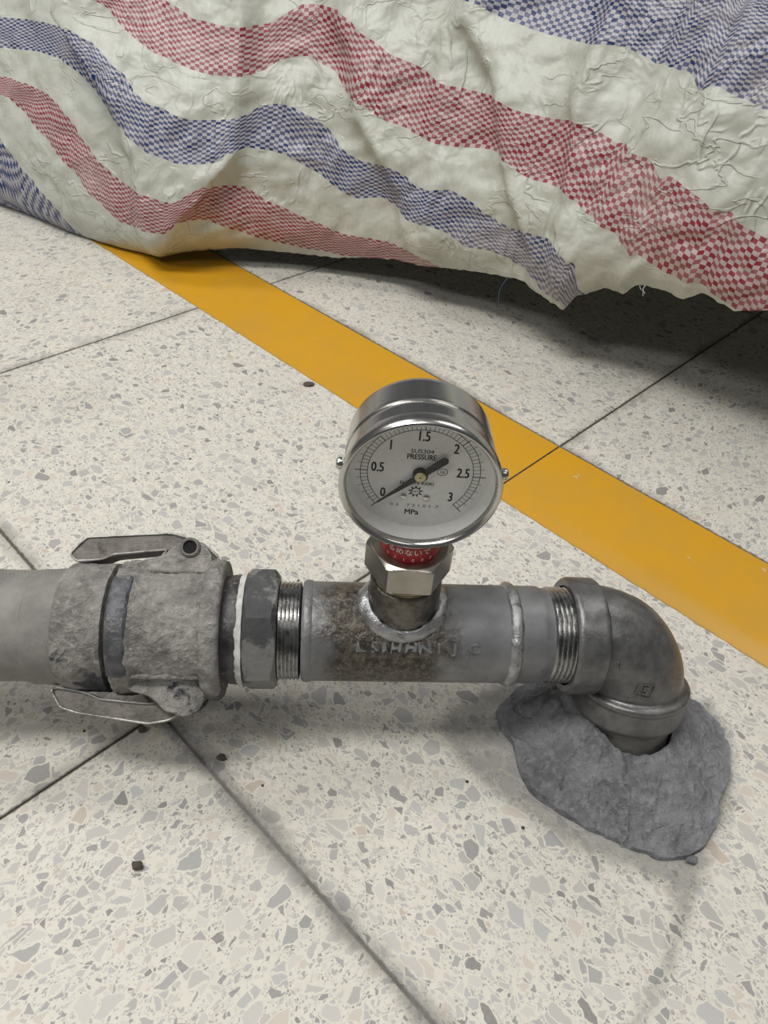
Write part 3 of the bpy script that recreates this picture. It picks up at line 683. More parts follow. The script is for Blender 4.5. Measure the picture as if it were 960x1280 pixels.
def dial_text(s, x, y, h, sx, b=0.0, nm='lettering', slant=0):
    v, f = text2d(s, h, sx)
    w = b*h                                            # heavier strokes: the letters laid over themselves
    return join([(g3(v[:, 0]+x+dx*w, v[:, 1]+y+dy*w, DD-0.02), f) for dx, dy in ((-1, -0.5), (1, -0.5), (-1, 0.5), (1, 0.5))])
parts = [dial_text(s, x, y, 5.6, 0.66, 0.028) for s, x, y in (('0', -17.6, -13.2), ('0.5', -21.2, 2.6), ('1', -15.6, 16.4), ('1.5', 0.0, 22.6), ('2', 16.0, 16.4), ('2.5', 21.0, 2.0), ('3', 16.6, -13.6))]
V, F = join(parts); mesh('scale_numbers', V, F, M['ink'], dial, smooth=False)
parts = [dial_text('SUS304', -0.2, 13.6, 2.3, 1.1, 0.015), dial_text('PRESSURE', -0.2, 10.2, 3.1, 0.74, 0.03), dial_text('DAIICHI KEIKI', -1.0, -6.2, 1.9, 1.0, 0.02),
         dial_text('MPa', -2.0, -25.2, 3.3, 0.9, 0.03), dial_text('16', 10.8, 1.8, 2.0, 0.9), dial_text('0 3    7 2 1 0 1  7', -1.0, -20.8, 1.8, 1.35), dial_text('DKK', -1.2, -11.6, 1.3, 0.9)]
v, f = ringpoly(2.1, 2.4, 0, 2*math.pi, 32); parts.append((g3(v[:, 0]*1.1+10.8, v[:, 1]*0.95+1.8, DD-0.02), f))
v, f = ringpoly(2.0, 2.45, 0, 2*math.pi, 32); parts.append((g3(v[:, 0]-1.2, v[:, 1]-11.6, DD-0.02), f))
for k in range(9):
    a = 2*math.pi*k/9; d = np.array([math.sin(a), math.cos(a)]); t = np.array([d[1], -d[0]])
    v = np.array([d*2.4-t*0.5, d*2.4+t*0.5, d*3.7+t*0.3, d*3.7-t*0.3]); parts.append((g3(v[:, 0]-1.2, v[:, 1]-11.6, DD-0.02), [(0, 1, 2, 3)]))
V, F = join(parts); mesh('lettering', V, F, M['ink'], dial, smooth=False)
for x in (-7.0, 4.6):
    v, f = lathe(fill([(DD-0.9, 0.01), (DD-0.9, 1.2), (DD-0.5, 1.8), (DD, 1.9)], 0.5), 24, g3(x, -15.2, 0.0), GY, GX, Zv); sc = mesh('screw', v, f, M['stainless'], dial)
    v, f = extrude([(-1.4, -0.2), (1.4, -0.2), (1.4, 0.2), (-1.4, 0.2)], g3(x, -15.2, 0.0), GX, Zv, GY, DD-0.95, DD-0.85)
# needle
na = math.radians(-132.5); nd = np.array([math.sin(na), math.cos(na)]); nt = np.array([nd[1], -nd[0]])
tail = [nd*-14.8+1.95*(math.cos(t)*nt-math.sin(t)*nd) for t in np.linspace(0, math.pi, 9)]
poly = [nd*27.6-nt*0.25, nd*27.6+nt*0.25, nd*3+nt*1.6]+tail+[nd*3-nt*1.6]
v, f = extrude(poly, GC, GX*GS, Zv*GS, GY, f0+11.2, f0+11.9); ndl = mesh('needle', v, f, M['black'], gauge, smooth=False)
v, f = lathe([(f0+10.6, 0.01), (f0+10.6, 3.3), (f0+11.0, 3.8), (f0+13.6, 3.8)], 40, GC, GY, GX*GS, Zv*GS); mesh('needle_hub', v, f, M['black'], ndl, sharp=30)
v, f = lathe([(f0+9.9, 0.01), (f0+9.9, 2.5), (f0+10.3, 2.9), (f0+10.7, 2.9)], 40, GC, GY, GX*GS, Zv*GS); mesh('hub_cap', v, f, M['brass'], ndl, sharp=30, label='pale brass hub cap')
v, f = lathe([(f0+9.75, 0.01), (f0+9.75, 0.45), (f0+9.95, 0.45)], 16, GC, GY, GX*GS, Zv*GS); mesh('hub_pin', v, f, M['black'], ndl)
# side screws on the bezel band
for sx in (-1, 1):
    v, f = lathe(fill([(0, 3.0), (1.6, 3.0), (2.6, 2.4), (3.0, 1.2), (3.1, 0.01)], 0.7), 24, GC+GX*sx*38.9+GY*(f0+5.5)+Zv*9.5, GX*sx, GY, Zv); mesh('case_screw', v, f, M['stainless'], gauge)
# stem, red label, nut
V, F = lathe([(44, 14), (58, 14), (58, 15.9), (91, 15.9), (92.5, 15.9), (92.5, 8)], 64, PS, Zv, P, Q); mesh('stem', V, F, M['nut'], gauge, sharp=30)
V, F = lathe([(75.5, 16.0), (75.5, 16.7), (92.3, 16.7), (92.3, 16.0)], 96, PS, Zv, P, Q); lab = mesh('label_band', V, F, M['red'], gauge, sharp=30, label='red label band with white printing')
def on_stem(v, a0, z0, r=16.78):
    a = a0+v[:, 0]/r; return PS+(r*np.sin(a))[:, None]*GX-(r*np.cos(a))[:, None]*GY+(z0+v[:, 1])[:, None]*Zv
parts = []
for k, chs in enumerate('ゆるめないで'):
    v, f = text2d(chs, 3.4, 1.0, 0.012)
    if len(v): parts.append((on_stem(v*1.0, (k-3.0)*0.30-0.10, 84.6), f))
for k, chs in enumerate('011000'):
    v, f = text2d(chs, 2.2, 0.9, 0.012); parts.append((on_stem(v, (k-2.8)*0.30+0.0, 79.2), f))
V, F = join(parts); mesh('label_print', V, F, M['white'], lab, smooth=False)
V, F = hexprism(58.0, 76.6, 24.9, GH, PS, Zv, np.array([1.0, 0, 0]), np.array([0, 1.0, 0]), ch0=False); hx = mesh('hex_nut', V, F, M['nut'], gauge, sharp=20)
V, F = lathe([(76.0, 21.0), (76.9, 20.6), (76.9, 16.9), (76.0, 16.9)], 72, PS, Zv, P, Q, closed=True); mesh('nut_face', V, F, M['nut'], hx, sharp=30)
V, F = lathe([(50, 15)]+threads(50.6, 57.6, 18.8, 2.2, 1.0)+[(57.6, 15)], 64, PS, Zv, P, Q); mesh('nut_thread', V, F, M['brass'], gauge, sharp=25)

# tarp shape tables (mm): ground plan of the hem, hem heights, fold ridges, and stripe position over (along hem, height)
PLAN = [[-961, 1363], [-541, 1148], [-396, 1054], [-287, 1011], [-122, 999], [48, 950], [160, 870], [382, 661], [542, 511], [802, 271]]
HEM_S = [0.0, 471.8, 557.0, 644.5, 714.4, 762.4, 824.5, 884.2, 927.9, 1016.8, 1061.0, 1105.2, 1173.5, 1243.6, 1288.0, 1323.1, 1350.1, 1360.5, 1390.0, 1409.7, 1417.6, 1428.5, 1457.0, 1471.1, 1488.3, 1504.8, 1522.7, 1548.4, 2121.6]
HEM_Z = [3.0, 3.0, 2.0, 3.0, 3.5, 4.0, 18.3, 24.4, 24.0, 27.2, 35.5, 42.0, 53.5, 66.0, 72.8, 66.1, 66.7, 86.0, 106.2, 105.4, 116.4, 123.0, 124.9, 122.6, 136.7, 132.9, 129.1, 140.0, 150.0]
S190, S10, S960 = 762.4, 1061.0, 1548.4
RIDGES = [[[[790, 16], [778, 124], [747, 184], [693, 228], [639, 260]], 22.0, 130.0, 34], [[[1133, 20], [1115, 84], [1043, 168], [1025, 224], [1001, 268]], 18.0, 70.0, 22], [[[1151, 104], [1133, 144], [1121, 208]], 14.0, 50.0, 9], [[[1302, 40], [1236, 124], [1199, 192], [1139, 260]], 16.0, 80.0, 20], [[[1350, 12], [1332, 100], [1308, 168], [1290, 204]], 18.0, 110.0, 24], [[[784, 4], [820, 56], [856, 88], [892, 128]], 70.0, 11.0, 15], [[[1489, 4], [1465, 92], [1428, 168]], 50.0, 60.0, 12]]
GS0, GSTEP = 433.9582, 16.0725
GZT = [0, 8, 16, 24, 32, 40, 48, 56, 64, 72, 80, 88, 96, 104, 112, 120, 135, 150, 165, 180, 195, 210, 225, 240, 255, 270, 285, 300, 340, 380, 420]
TAB = [
[-9.6,-8.8,-8.0,-7.1,-6.2,-5.2,-4.3,-3.3,-2.2,-1.2,-0.1,0.9,2.0,3.1,4.2,5.4,7.6,14.2,21.5,26.1,31.1,35.1,40.3,43.0,45.8,47.9,52.3,57.5,66.3,74.3,82.6],
[-10.1,-9.3,-8.4,-7.6,-6.7,-5.7,-4.7,-3.7,-2.7,-1.6,-0.6,0.5,1.6,2.7,3.8,4.9,7.2,12.4,20.7,25.4,30.2,34.3,39.7,42.6,45.5,47.6,51.6,56.9,66.0,74.2,82.9],
[-10.4,-9.6,-8.8,-7.9,-7.0,-6.0,-5.0,-4.0,-3.0,-1.9,-0.9,0.2,1.3,2.4,3.5,4.7,7.0,11.2,20.2,24.9,29.7,33.7,39.2,42.4,45.2,47.3,51.2,56.5,65.8,74.4,83.0],
[-8.8,-9.8,-9.3,-8.4,-7.5,-6.5,-5.5,-4.5,-3.5,-2.4,-1.3,-0.3,0.8,1.9,3.1,4.2,6.5,9.2,19.4,24.1,28.8,32.8,38.3,42.0,44.8,46.9,50.5,56.1,66.1,74.6,83.2],
[-6.3,-7.0,-7.5,-7.7,-7.6,-7.0,-6.0,-5.0,-4.0,-2.9,-1.8,-0.8,0.3,1.5,2.6,3.7,6.0,7.8,17.8,23.2,28.0,31.9,37.4,41.5,44.5,46.7,50.5,56.3,66.3,74.9,83.4],
[-5.0,-5.6,-5.9,-6.0,-5.9,-5.7,-5.2,-4.7,-4.0,-3.2,-2.2,-1.1,0.0,1.1,2.3,3.4,5.7,7.5,16.7,22.7,27.6,31.5,37.0,41.3,44.3,46.7,50.6,56.5,66.5,75.0,83.6],
[-4.2,-4.2,-4.1,-4.1,-3.9,-3.6,-3.2,-2.7,-2.0,-1.3,-0.5,0.4,1.3,2.3,3.3,4.3,6.5,8.2,16.5,22.3,27.2,31.0,36.3,40.9,44.1,46.5,50.6,56.7,66.7,75.3,83.8],
[-3.4,-3.5,-3.3,-3.1,-2.7,-2.2,-1.7,-1.2,-0.6,0.1,0.9,1.7,2.5,3.4,4.3,5.2,7.0,9.6,16.4,21.9,26.8,30.5,35.7,40.5,43.8,46.4,50.6,57.0,66.9,75.5,84.0],
[-3.0,-3.0,-2.8,-2.6,-2.2,-1.7,-1.2,-0.6,0.1,0.8,1.5,2.3,3.1,3.9,4.8,5.7,7.5,10.9,16.7,21.8,26.6,30.2,35.3,40.2,43.6,46.3,50.6,57.2,67.1,75.7,84.1],
[-2.3,-2.3,-2.1,-1.9,-1.5,-1.0,-0.5,0.1,0.8,1.5,2.3,3.1,3.9,4.8,5.6,6.5,9.1,12.8,17.6,22.1,26.5,29.8,34.9,40.0,43.6,46.4,51.1,57.7,67.3,75.9,84.4],
[-1.6,-1.6,-1.5,-1.2,-0.8,-0.3,0.3,0.9,1.6,2.3,3.1,3.9,4.7,5.6,6.5,7.4,10.9,14.0,18.1,22.3,26.6,30.0,35.0,40.1,43.8,46.6,51.6,58.0,67.5,76.1,84.6],
[-1.1,-1.1,-1.0,-0.7,-0.3,0.2,0.8,1.4,2.1,2.8,3.6,4.5,5.3,6.2,7.1,8.2,11.9,14.8,18.5,22.8,26.9,30.0,35.1,40.1,43.8,46.4,51.3,57.7,67.4,76.1,84.6],
[-0.2,-0.2,-0.1,0.2,0.6,1.1,1.7,2.4,3.1,3.9,4.7,5.5,6.4,7.3,8.5,10.2,13.7,16.5,20.2,23.8,27.3,30.2,35.2,40.2,42.7,44.9,48.8,55.6,66.6,75.5,84.3],
[0.4,0.6,0.9,1.3,1.7,2.2,2.8,3.5,4.2,5.0,5.8,6.7,7.6,8.9,10.6,12.3,15.8,18.5,21.7,24.8,27.9,31.0,36.1,40.0,41.5,44.5,48.5,55.0,66.4,75.4,84.3],
[0.7,1.0,1.3,1.8,2.4,3.0,3.6,4.3,5.0,5.8,6.6,7.5,8.7,10.3,12.1,13.8,17.6,20.1,23.0,25.9,28.8,32.3,36.9,38.5,41.8,44.9,49.0,55.7,66.6,75.6,84.4],
[1.3,1.6,2.0,2.5,3.1,3.8,4.5,5.3,6.1,6.9,7.8,9.5,11.4,13.3,15.3,17.4,20.6,22.4,24.9,27.4,30.6,33.8,36.4,37.3,42.6,45.8,50.4,56.8,67.2,76.0,84.7],
[2.1,2.3,2.8,3.4,4.1,4.9,5.7,6.5,7.5,8.8,10.7,12.6,14.6,16.6,18.7,19.9,22.2,23.9,26.2,28.6,32.2,33.7,34.1,39.1,43.8,46.9,52.1,58.4,67.8,76.4,85.0],
[2.7,2.9,3.4,4.1,4.8,5.6,6.5,7.5,8.9,10.8,12.7,14.7,16.7,18.7,19.9,21.0,23.4,25.2,27.7,30.8,32.8,32.2,35.1,40.2,44.8,48.1,53.7,59.5,68.1,76.6,85.1],
[3.3,4.0,4.5,5.2,6.1,7.0,8.1,9.8,11.6,13.5,15.5,17.5,19.3,20.6,21.9,23.2,26.0,28.1,30.6,32.6,31.0,32.7,37.3,42.3,47.1,50.5,55.7,60.5,68.6,76.9,85.3],
[3.4,4.0,4.8,5.8,6.8,8.0,9.6,11.3,13.1,15.0,16.8,18.7,20.2,21.7,23.1,24.6,27.2,28.8,30.3,31.8,34.3,37.3,41.3,45.3,49.3,53.0,57.5,61.3,69.1,77.2,85.5],
[3.4,4.0,4.7,5.7,6.7,7.9,9.5,11.2,13.1,15.0,16.9,18.8,20.3,21.8,23.3,24.8,26.9,28.1,30.1,33.1,36.8,39.7,43.3,47.1,51.5,54.6,58.5,61.8,69.4,77.4,85.6],
[3.4,3.7,4.3,5.0,5.9,6.9,8.1,9.7,11.6,13.5,15.5,17.4,19.4,21.0,22.6,24.3,27.4,29.9,33.2,36.5,40.2,42.8,46.3,49.8,53.7,56.4,59.9,62.8,70.2,78.1,86.2],
[3.3,3.8,4.3,4.9,5.8,6.9,8.2,10.1,12.2,14.4,16.8,19.1,20.9,22.7,24.5,26.4,30.0,32.6,36.1,39.7,42.8,45.3,48.6,52.2,55.7,58.2,61.3,64.1,71.2,79.1,87.1],
[3.4,3.8,4.4,5.1,6.1,7.4,9.4,11.7,14.0,16.3,18.8,20.6,22.4,24.2,26.0,27.9,31.4,34.0,37.5,40.9,44.2,46.8,50.2,53.6,57.0,59.5,62.3,65.0,71.8,79.8,87.8],
[3.8,4.1,4.6,5.3,6.0,6.7,7.3,8.4,12.4,16.5,19.8,21.8,23.9,26.0,28.1,30.0,33.5,36.1,39.6,42.9,46.3,48.9,52.2,55.5,58.9,61.1,63.6,66.2,72.8,80.8,88.8],
[4.1,4.4,4.8,5.5,6.2,6.9,7.7,9.7,11.8,13.9,17.1,20.1,22.8,25.6,28.4,30.5,34.4,37.3,41.0,44.2,47.5,50.1,53.5,57.0,60.3,62.1,64.6,67.0,73.5,81.5,89.5],
[4.6,4.9,5.3,5.9,6.6,7.3,8.2,10.2,12.2,14.0,15.3,17.5,20.5,24.4,28.4,30.6,34.5,37.5,41.2,44.6,48.2,50.8,54.2,57.7,60.8,62.6,65.0,67.4,73.9,81.9,89.9],
[5.3,5.6,6.1,6.7,7.4,8.3,10.0,11.8,13.6,15.6,17.5,19.3,21.6,24.4,27.9,30.4,34.5,37.6,41.6,45.0,48.6,51.3,54.9,58.6,61.5,63.2,65.6,68.0,74.6,82.5,91.3],
[5.9,6.3,6.8,7.5,8.3,9.8,11.3,12.9,14.6,16.3,18.1,20.0,22.0,24.0,25.9,27.8,33.0,37.3,41.8,45.2,48.7,51.6,55.4,59.2,61.8,63.6,66.0,68.4,75.2,83.1,92.7],
[6.2,6.6,7.2,7.8,9.0,10.4,11.9,13.4,15.1,16.7,18.4,20.2,21.9,23.7,25.4,27.1,31.2,35.9,41.1,44.9,48.8,51.6,55.2,58.8,61.6,63.5,65.9,68.4,75.5,83.4,93.2],
[6.5,7.0,7.6,8.5,9.9,11.5,13.1,14.8,16.6,18.4,20.0,21.5,23.1,24.7,26.2,27.8,31.5,34.5,38.4,42.8,47.7,50.7,54.3,58.0,61.3,63.2,65.9,68.6,76.0,83.8,94.0],
[6.8,7.3,7.9,9.3,10.9,12.6,14.4,16.4,18.3,19.9,21.2,22.6,23.9,25.3,26.7,28.2,31.6,34.3,37.9,41.6,45.4,48.2,51.9,55.5,59.2,61.6,64.7,68.1,76.4,84.1,94.8],
[7.0,7.5,8.3,9.9,11.6,13.5,15.4,17.5,19.3,20.6,22.0,23.3,24.7,26.1,27.6,29.0,32.3,34.8,38.2,41.6,45.0,47.5,50.9,54.4,57.7,60.2,64.0,68.0,76.6,84.4,95.7],
[7.2,7.7,8.9,10.7,12.7,14.8,16.9,19.1,20.4,21.7,23.1,24.5,25.9,27.3,28.8,30.4,33.6,36.1,39.5,42.5,45.3,47.3,50.5,54.0,57.4,59.8,63.9,68.2,77.1,85.0,97.6],
[7.3,7.9,9.6,11.6,13.9,16.2,18.7,20.1,21.5,22.8,24.2,25.7,27.2,28.7,30.3,31.9,35.1,37.5,40.8,43.7,46.6,48.7,51.9,54.9,57.9,60.0,64.4,68.8,77.6,85.7,99.4],
[7.5,8.0,10.1,12.3,14.7,17.2,19.4,20.8,22.2,23.6,25.1,26.7,28.3,29.9,31.5,33.1,36.6,39.3,42.2,44.9,47.6,49.8,52.9,55.6,58.1,60.0,64.5,68.9,77.8,86.0,100.5],
[7.5,8.3,10.7,13.3,16.0,18.9,20.4,21.9,23.4,25.0,26.6,28.3,30.1,31.8,33.7,35.5,39.5,41.7,44.5,47.2,49.9,51.7,54.0,56.2,58.9,61.6,66.0,70.1,78.5,86.7,102.5],
[7.8,9.4,12.2,15.3,18.6,20.3,21.9,23.5,25.1,26.9,28.7,30.6,32.5,34.5,36.5,38.5,41.9,44.0,46.3,48.8,51.1,53.0,55.7,58.5,61.9,64.8,68.3,71.6,79.7,88.0,105.7],
[8.0,10.4,13.2,16.3,19.3,20.9,22.7,24.5,26.3,28.3,30.3,32.1,34.1,36.1,38.3,40.3,43.0,44.7,46.8,49.7,52.3,54.4,57.3,60.4,63.9,66.5,69.5,72.5,80.6,88.9,108.2],
[10.0,12.4,15.0,17.8,19.9,21.5,23.2,24.9,26.6,28.3,30.3,32.4,34.6,36.9,39.1,40.8,43.0,45.1,48.8,51.7,54.6,56.8,59.6,62.6,65.6,67.8,70.8,73.9,82.0,90.9,111.8],
[11.4,13.6,16.1,18.7,20.3,21.8,23.3,24.9,26.4,28.0,30.0,32.6,34.9,36.8,38.4,40.2,43.9,47.0,50.5,53.2,55.9,58.0,60.8,63.8,66.8,69.0,71.8,75.0,83.3,94.1,115.2],
[12.2,14.3,16.7,19.1,20.7,22.3,24.0,25.9,27.8,29.9,32.1,34.0,35.3,36.7,38.8,41.0,45.1,48.2,51.3,54.0,56.8,59.0,62.0,64.9,67.7,69.8,72.5,75.8,84.1,96.3,117.6],
[13.6,15.8,18.2,20.1,21.8,23.5,25.3,27.1,29.0,30.7,32.5,34.2,36.4,38.7,40.9,43.1,47.1,49.7,52.6,55.4,58.4,60.6,63.4,66.0,68.6,70.5,73.5,76.8,85.3,99.5,121.2],
[14.3,15.9,18.0,19.9,21.8,23.9,26.3,28.7,30.7,32.7,34.8,37.3,40.0,41.9,43.6,45.1,48.3,50.5,53.5,56.5,59.5,61.5,64.0,66.6,69.0,70.9,74.2,77.6,86.2,102.3,124.7],
[15.5,16.8,18.7,20.4,22.3,24.5,26.7,29.1,31.2,33.6,36.2,38.5,40.6,42.1,43.7,45.3,49.0,51.2,54.0,57.0,60.0,61.9,64.5,67.0,69.3,71.4,74.8,78.3,86.9,104.4,127.3],
[17.7,18.9,20.1,21.7,23.5,25.4,27.5,29.7,31.8,34.0,36.1,38.3,40.3,42.0,43.8,45.6,49.3,51.5,54.5,57.6,60.7,62.7,65.1,67.5,70.6,73.0,76.3,79.8,88.4,108.6,132.0],
[19.7,20.7,21.9,23.4,25.1,27.0,29.1,31.1,33.0,34.9,36.7,38.5,40.4,42.5,44.5,46.3,49.5,51.7,54.9,58.2,61.2,62.8,65.5,68.7,71.8,74.3,77.7,81.1,89.8,113.1,137.9],
[20.8,22.0,23.4,25.1,27.0,29.1,30.7,32.5,34.3,36.1,38.0,40.0,41.8,43.6,45.2,46.7,49.6,51.9,55.2,58.7,61.3,63.3,66.4,69.6,72.7,75.2,78.6,82.0,92.0,116.4,141.5],
[22.5,24.0,25.8,27.8,29.6,31.1,32.7,34.4,36.3,38.3,40.3,41.8,43.2,44.6,45.9,47.1,49.9,52.6,55.6,59.0,62.3,64.7,67.7,70.6,73.9,76.4,79.8,83.2,96.3,121.1,146.6],
[23.3,24.7,26.3,28.1,29.8,31.7,33.7,35.9,38.3,40.5,41.7,43.0,44.4,45.8,47.0,48.0,50.3,53.0,57.1,60.7,63.5,65.6,68.5,71.6,74.9,77.5,80.9,84.5,100.4,125.5,151.3],
[23.8,25.1,26.6,28.2,30.0,32.3,34.8,37.5,40.2,41.5,42.8,44.1,45.3,46.3,47.0,48.0,51.7,54.6,58.4,61.2,63.9,66.1,69.1,72.2,75.5,78.1,81.7,85.4,103.1,128.4,154.5],
[24.5,25.7,27.1,28.7,31.3,34.2,37.1,39.8,41.1,42.3,43.3,44.2,45.1,46.5,48.3,50.3,53.6,55.8,58.8,61.7,64.5,66.7,69.7,72.9,76.4,79.1,82.7,86.7,107.1,132.8,159.3],
[25.9,27.3,28.8,31.0,33.3,35.7,37.8,39.6,40.7,41.7,43.1,44.7,46.3,48.0,49.6,51.1,54.1,56.3,59.2,62.0,64.8,66.9,70.0,73.3,76.7,79.4,83.3,87.6,110.3,136.7,163.8],
[26.6,27.9,29.5,31.6,33.8,36.0,37.2,38.5,40.3,41.9,43.4,45.1,46.7,48.5,50.0,51.5,54.4,56.5,59.3,61.9,64.5,66.7,69.9,73.1,76.6,79.4,83.5,88.0,111.7,138.7,166.5],
[27.5,28.3,29.5,31.0,32.7,34.5,36.4,38.2,39.9,41.5,43.1,44.7,46.4,48.2,49.7,51.1,53.9,55.8,58.3,60.8,63.9,66.5,69.4,72.1,75.8,78.8,83.7,88.4,112.7,140.0,168.2],
[29.0,29.9,30.9,32.0,33.2,34.5,35.9,37.3,38.7,40.3,42.2,44.0,45.6,47.0,48.5,49.9,53.0,55.1,57.8,60.8,64.0,66.2,68.8,71.2,75.8,79.4,84.0,88.5,113.2,140.7,169.0],
[28.7,29.6,30.5,31.4,32.5,33.6,34.9,36.3,37.9,40.0,41.9,43.7,45.5,47.3,49.0,50.6,53.5,55.6,58.4,61.2,64.2,66.2,68.9,72.0,76.7,80.0,84.5,89.1,114.7,142.3,170.9],
[28.3,29.1,30.0,31.2,32.5,34.1,36.3,38.9,41.2,43.0,44.7,46.3,47.7,49.1,50.6,52.0,54.7,56.7,59.2,62.0,64.8,67.1,70.0,73.1,77.5,80.9,85.5,90.5,117.5,145.5,171.4],
[39.4,40.2,40.7,41.5,42.4,43.4,44.6,45.8,47.2,48.5,49.8,51.1,52.5,53.8,55.0,56.3,58.8,60.7,63.6,66.5,69.3,71.4,75.4,79.9,84.6,88.2,96.9,107.9,136.1,162.3,186.8],
[41.5,42.0,42.6,43.5,44.4,45.5,46.7,47.9,49.2,50.5,51.8,53.0,54.3,55.5,56.7,57.9,60.4,62.5,65.3,68.1,70.8,73.3,77.9,82.6,87.4,92.5,103.5,114.7,142.8,167.2,192.2],
[43.4,43.9,44.7,45.6,46.6,47.7,48.9,50.1,51.2,52.3,53.5,54.7,55.8,57.0,58.2,59.4,62.1,64.1,66.8,69.4,72.0,75.4,80.2,85.1,90.2,98.5,109.8,121.3,145.9,170.9,196.5],
[45.4,46.1,46.9,47.8,48.8,49.8,50.8,51.9,53.0,54.2,55.3,56.5,57.6,58.8,60.0,61.4,64.0,65.9,68.5,71.0,74.9,78.6,83.5,88.5,97.8,106.4,116.3,126.0,150.8,176.4,202.8],
[46.9,47.6,48.5,49.4,50.3,51.3,52.3,53.4,54.5,55.6,56.7,57.9,59.2,60.5,61.8,63.0,65.6,67.4,69.9,72.9,77.8,81.5,86.5,93.4,103.7,110.9,120.6,130.4,155.8,181.9,208.8],
[47.6,48.3,49.2,50.1,50.9,51.9,52.9,53.9,55.1,56.2,57.5,58.8,60.1,61.4,62.6,63.9,66.4,68.3,70.7,74.3,79.3,83.0,87.5,93.6,103.2,110.4,120.2,130.2,155.8,182.3,209.4],
[47.5,48.3,49.2,50.0,51.0,52.0,53.1,54.2,55.5,56.8,58.1,59.6,60.9,62.2,63.4,64.6,67.0,68.8,71.3,75.4,79.5,82.6,86.7,92.0,101.6,108.9,118.8,128.8,154.6,181.2,208.6],
[48.0,48.7,49.6,50.5,51.6,52.7,53.8,55.1,56.5,58.0,59.5,60.8,61.9,63.1,64.3,65.5,67.9,69.7,71.9,75.9,79.9,83.0,87.1,93.1,102.8,110.2,120.2,130.3,156.4,183.4,211.1],
[49.1,50.0,51.1,52.2,53.5,54.8,56.1,57.4,58.8,60.2,61.3,62.4,63.6,64.8,65.9,67.1,69.1,70.5,73.0,77.0,81.2,84.3,88.6,96.5,106.4,114.0,124.2,134.6,161.2,188.8,217.2],
[49.2,50.2,51.3,52.5,53.7,55.0,56.3,57.7,59.0,60.3,61.4,62.6,63.5,64.4,65.3,66.3,68.2,69.6,71.6,75.3,79.4,82.6,86.8,92.7,102.6,110.2,120.5,130.9,157.7,185.4,213.9],
[49.5,50.5,51.7,52.9,54.1,55.4,56.7,58.0,59.4,60.4,61.3,62.2,63.1,64.0,64.9,65.8,67.8,69.2,71.2,74.5,78.6,81.8,86.1,91.0,101.0,108.6,118.9,129.4,156.3,184.2,212.9],
[51.3,52.4,53.5,54.6,55.6,56.6,57.6,58.7,59.8,60.7,61.6,62.5,63.4,64.3,65.3,66.2,68.2,69.7,71.7,75.5,79.8,83.0,87.4,94.2,104.4,112.2,122.8,133.5,161.1,189.7,219.1],
[51.4,52.3,53.2,54.2,55.2,56.2,57.3,58.3,59.4,60.4,61.3,62.2,63.2,64.1,65.0,66.0,68.0,69.5,71.5,75.3,79.6,82.9,87.3,94.2,104.6,112.6,123.3,134.2,162.3,191.4,221.4],
[50.9,51.8,52.8,53.7,54.7,55.8,56.8,57.9,59.0,60.1,61.0,61.9,62.8,63.8,64.7,65.7,67.7,69.2,71.2,74.7,79.1,82.4,86.9,93.3,103.8,111.8,122.6,133.7,162.1,191.5,221.7],
[50.1,51.0,52.0,53.0,54.0,55.0,56.1,57.2,58.3,59.4,60.4,61.3,62.3,63.2,64.2,65.2,67.2,68.7,70.8,73.9,78.3,81.6,86.2,91.9,102.5,110.6,121.6,132.8,161.6,191.5,222.3],
[49.3,50.3,51.2,52.2,53.2,54.3,55.3,56.4,57.5,58.7,59.8,60.8,61.7,62.7,63.7,64.6,66.7,68.2,70.3,73.0,77.4,80.8,85.4,90.4,101.2,109.4,120.6,131.9,161.2,191.6,222.8],
[48.7,49.7,50.7,51.7,52.7,53.8,54.8,55.9,57.0,58.2,59.3,60.4,61.3,62.3,63.3,64.3,66.3,67.9,70.0,72.4,76.9,80.3,85.0,89.7,100.3,108.6,119.9,131.3,160.9,191.6,223.2],
[47.7,48.8,49.8,50.9,51.9,53.0,54.0,55.1,56.3,57.4,58.6,59.7,60.8,61.7,62.7,63.7,65.8,67.4,69.5,71.7,76.0,79.5,84.2,89.0,98.9,107.3,118.7,130.4,160.4,191.7,223.9]]
# ------------------------------------------------------------------ striped woven tarp
pc = [np.array(p, float) for p in PLAN]
def catmull(pts, m=60):
    Pp = [2*pts[0]-pts[1]]+pts+[2*pts[-1]-pts[-2]]; out = []
    for i in range(1, len(Pp)-2):
        a, b, c, d = Pp[i-1:i+3]
        for t in np.linspace(0, 1, m, endpoint=False): out.append(0.5*((2*b)+(-a+c)*t+(2*a-5*b+4*c-d)*t*t+(-a+3*b-3*c+d)*t**3))
    return np.array(out+[pts[-1]])
pl = catmull(pc); sl = np.r_[0, np.cumsum(np.linalg.norm(np.diff(pl, axis=0), axis=1))]; L = sl[-1]
S = np.unique(np.r_[np.arange(0, 440, 20.0), np.arange(440, 1620, 3.5), np.arange(1620, L, 20.0), L])
C2 = np.stack([np.interp(S, sl, pl[:, k]) for k in (0, 1)], 1)
tg = np.stack([np.interp(S+12, sl, pl[:, k])-np.interp(S-12, sl, pl[:, k]) for k in (0, 1)], 1); tg /= np.linalg.norm(tg, axis=1)[:, None]
Nn = np.stack([tg[:, 1], -tg[:, 0]], 1)
HZ = np.interp(S, HEM_S, HEM_Z)
DZ = np.r_[np.arange(0, 330, 3.5), np.arange(332, 421, 11)]
bul = np.interp(S, [0, S190, S10, S960, L], [30, 34, 26, 6, 4])
off = bul[:, None]*(1-np.exp(-DZ/35.0))-0.20*DZ-0.0007*DZ*DZ
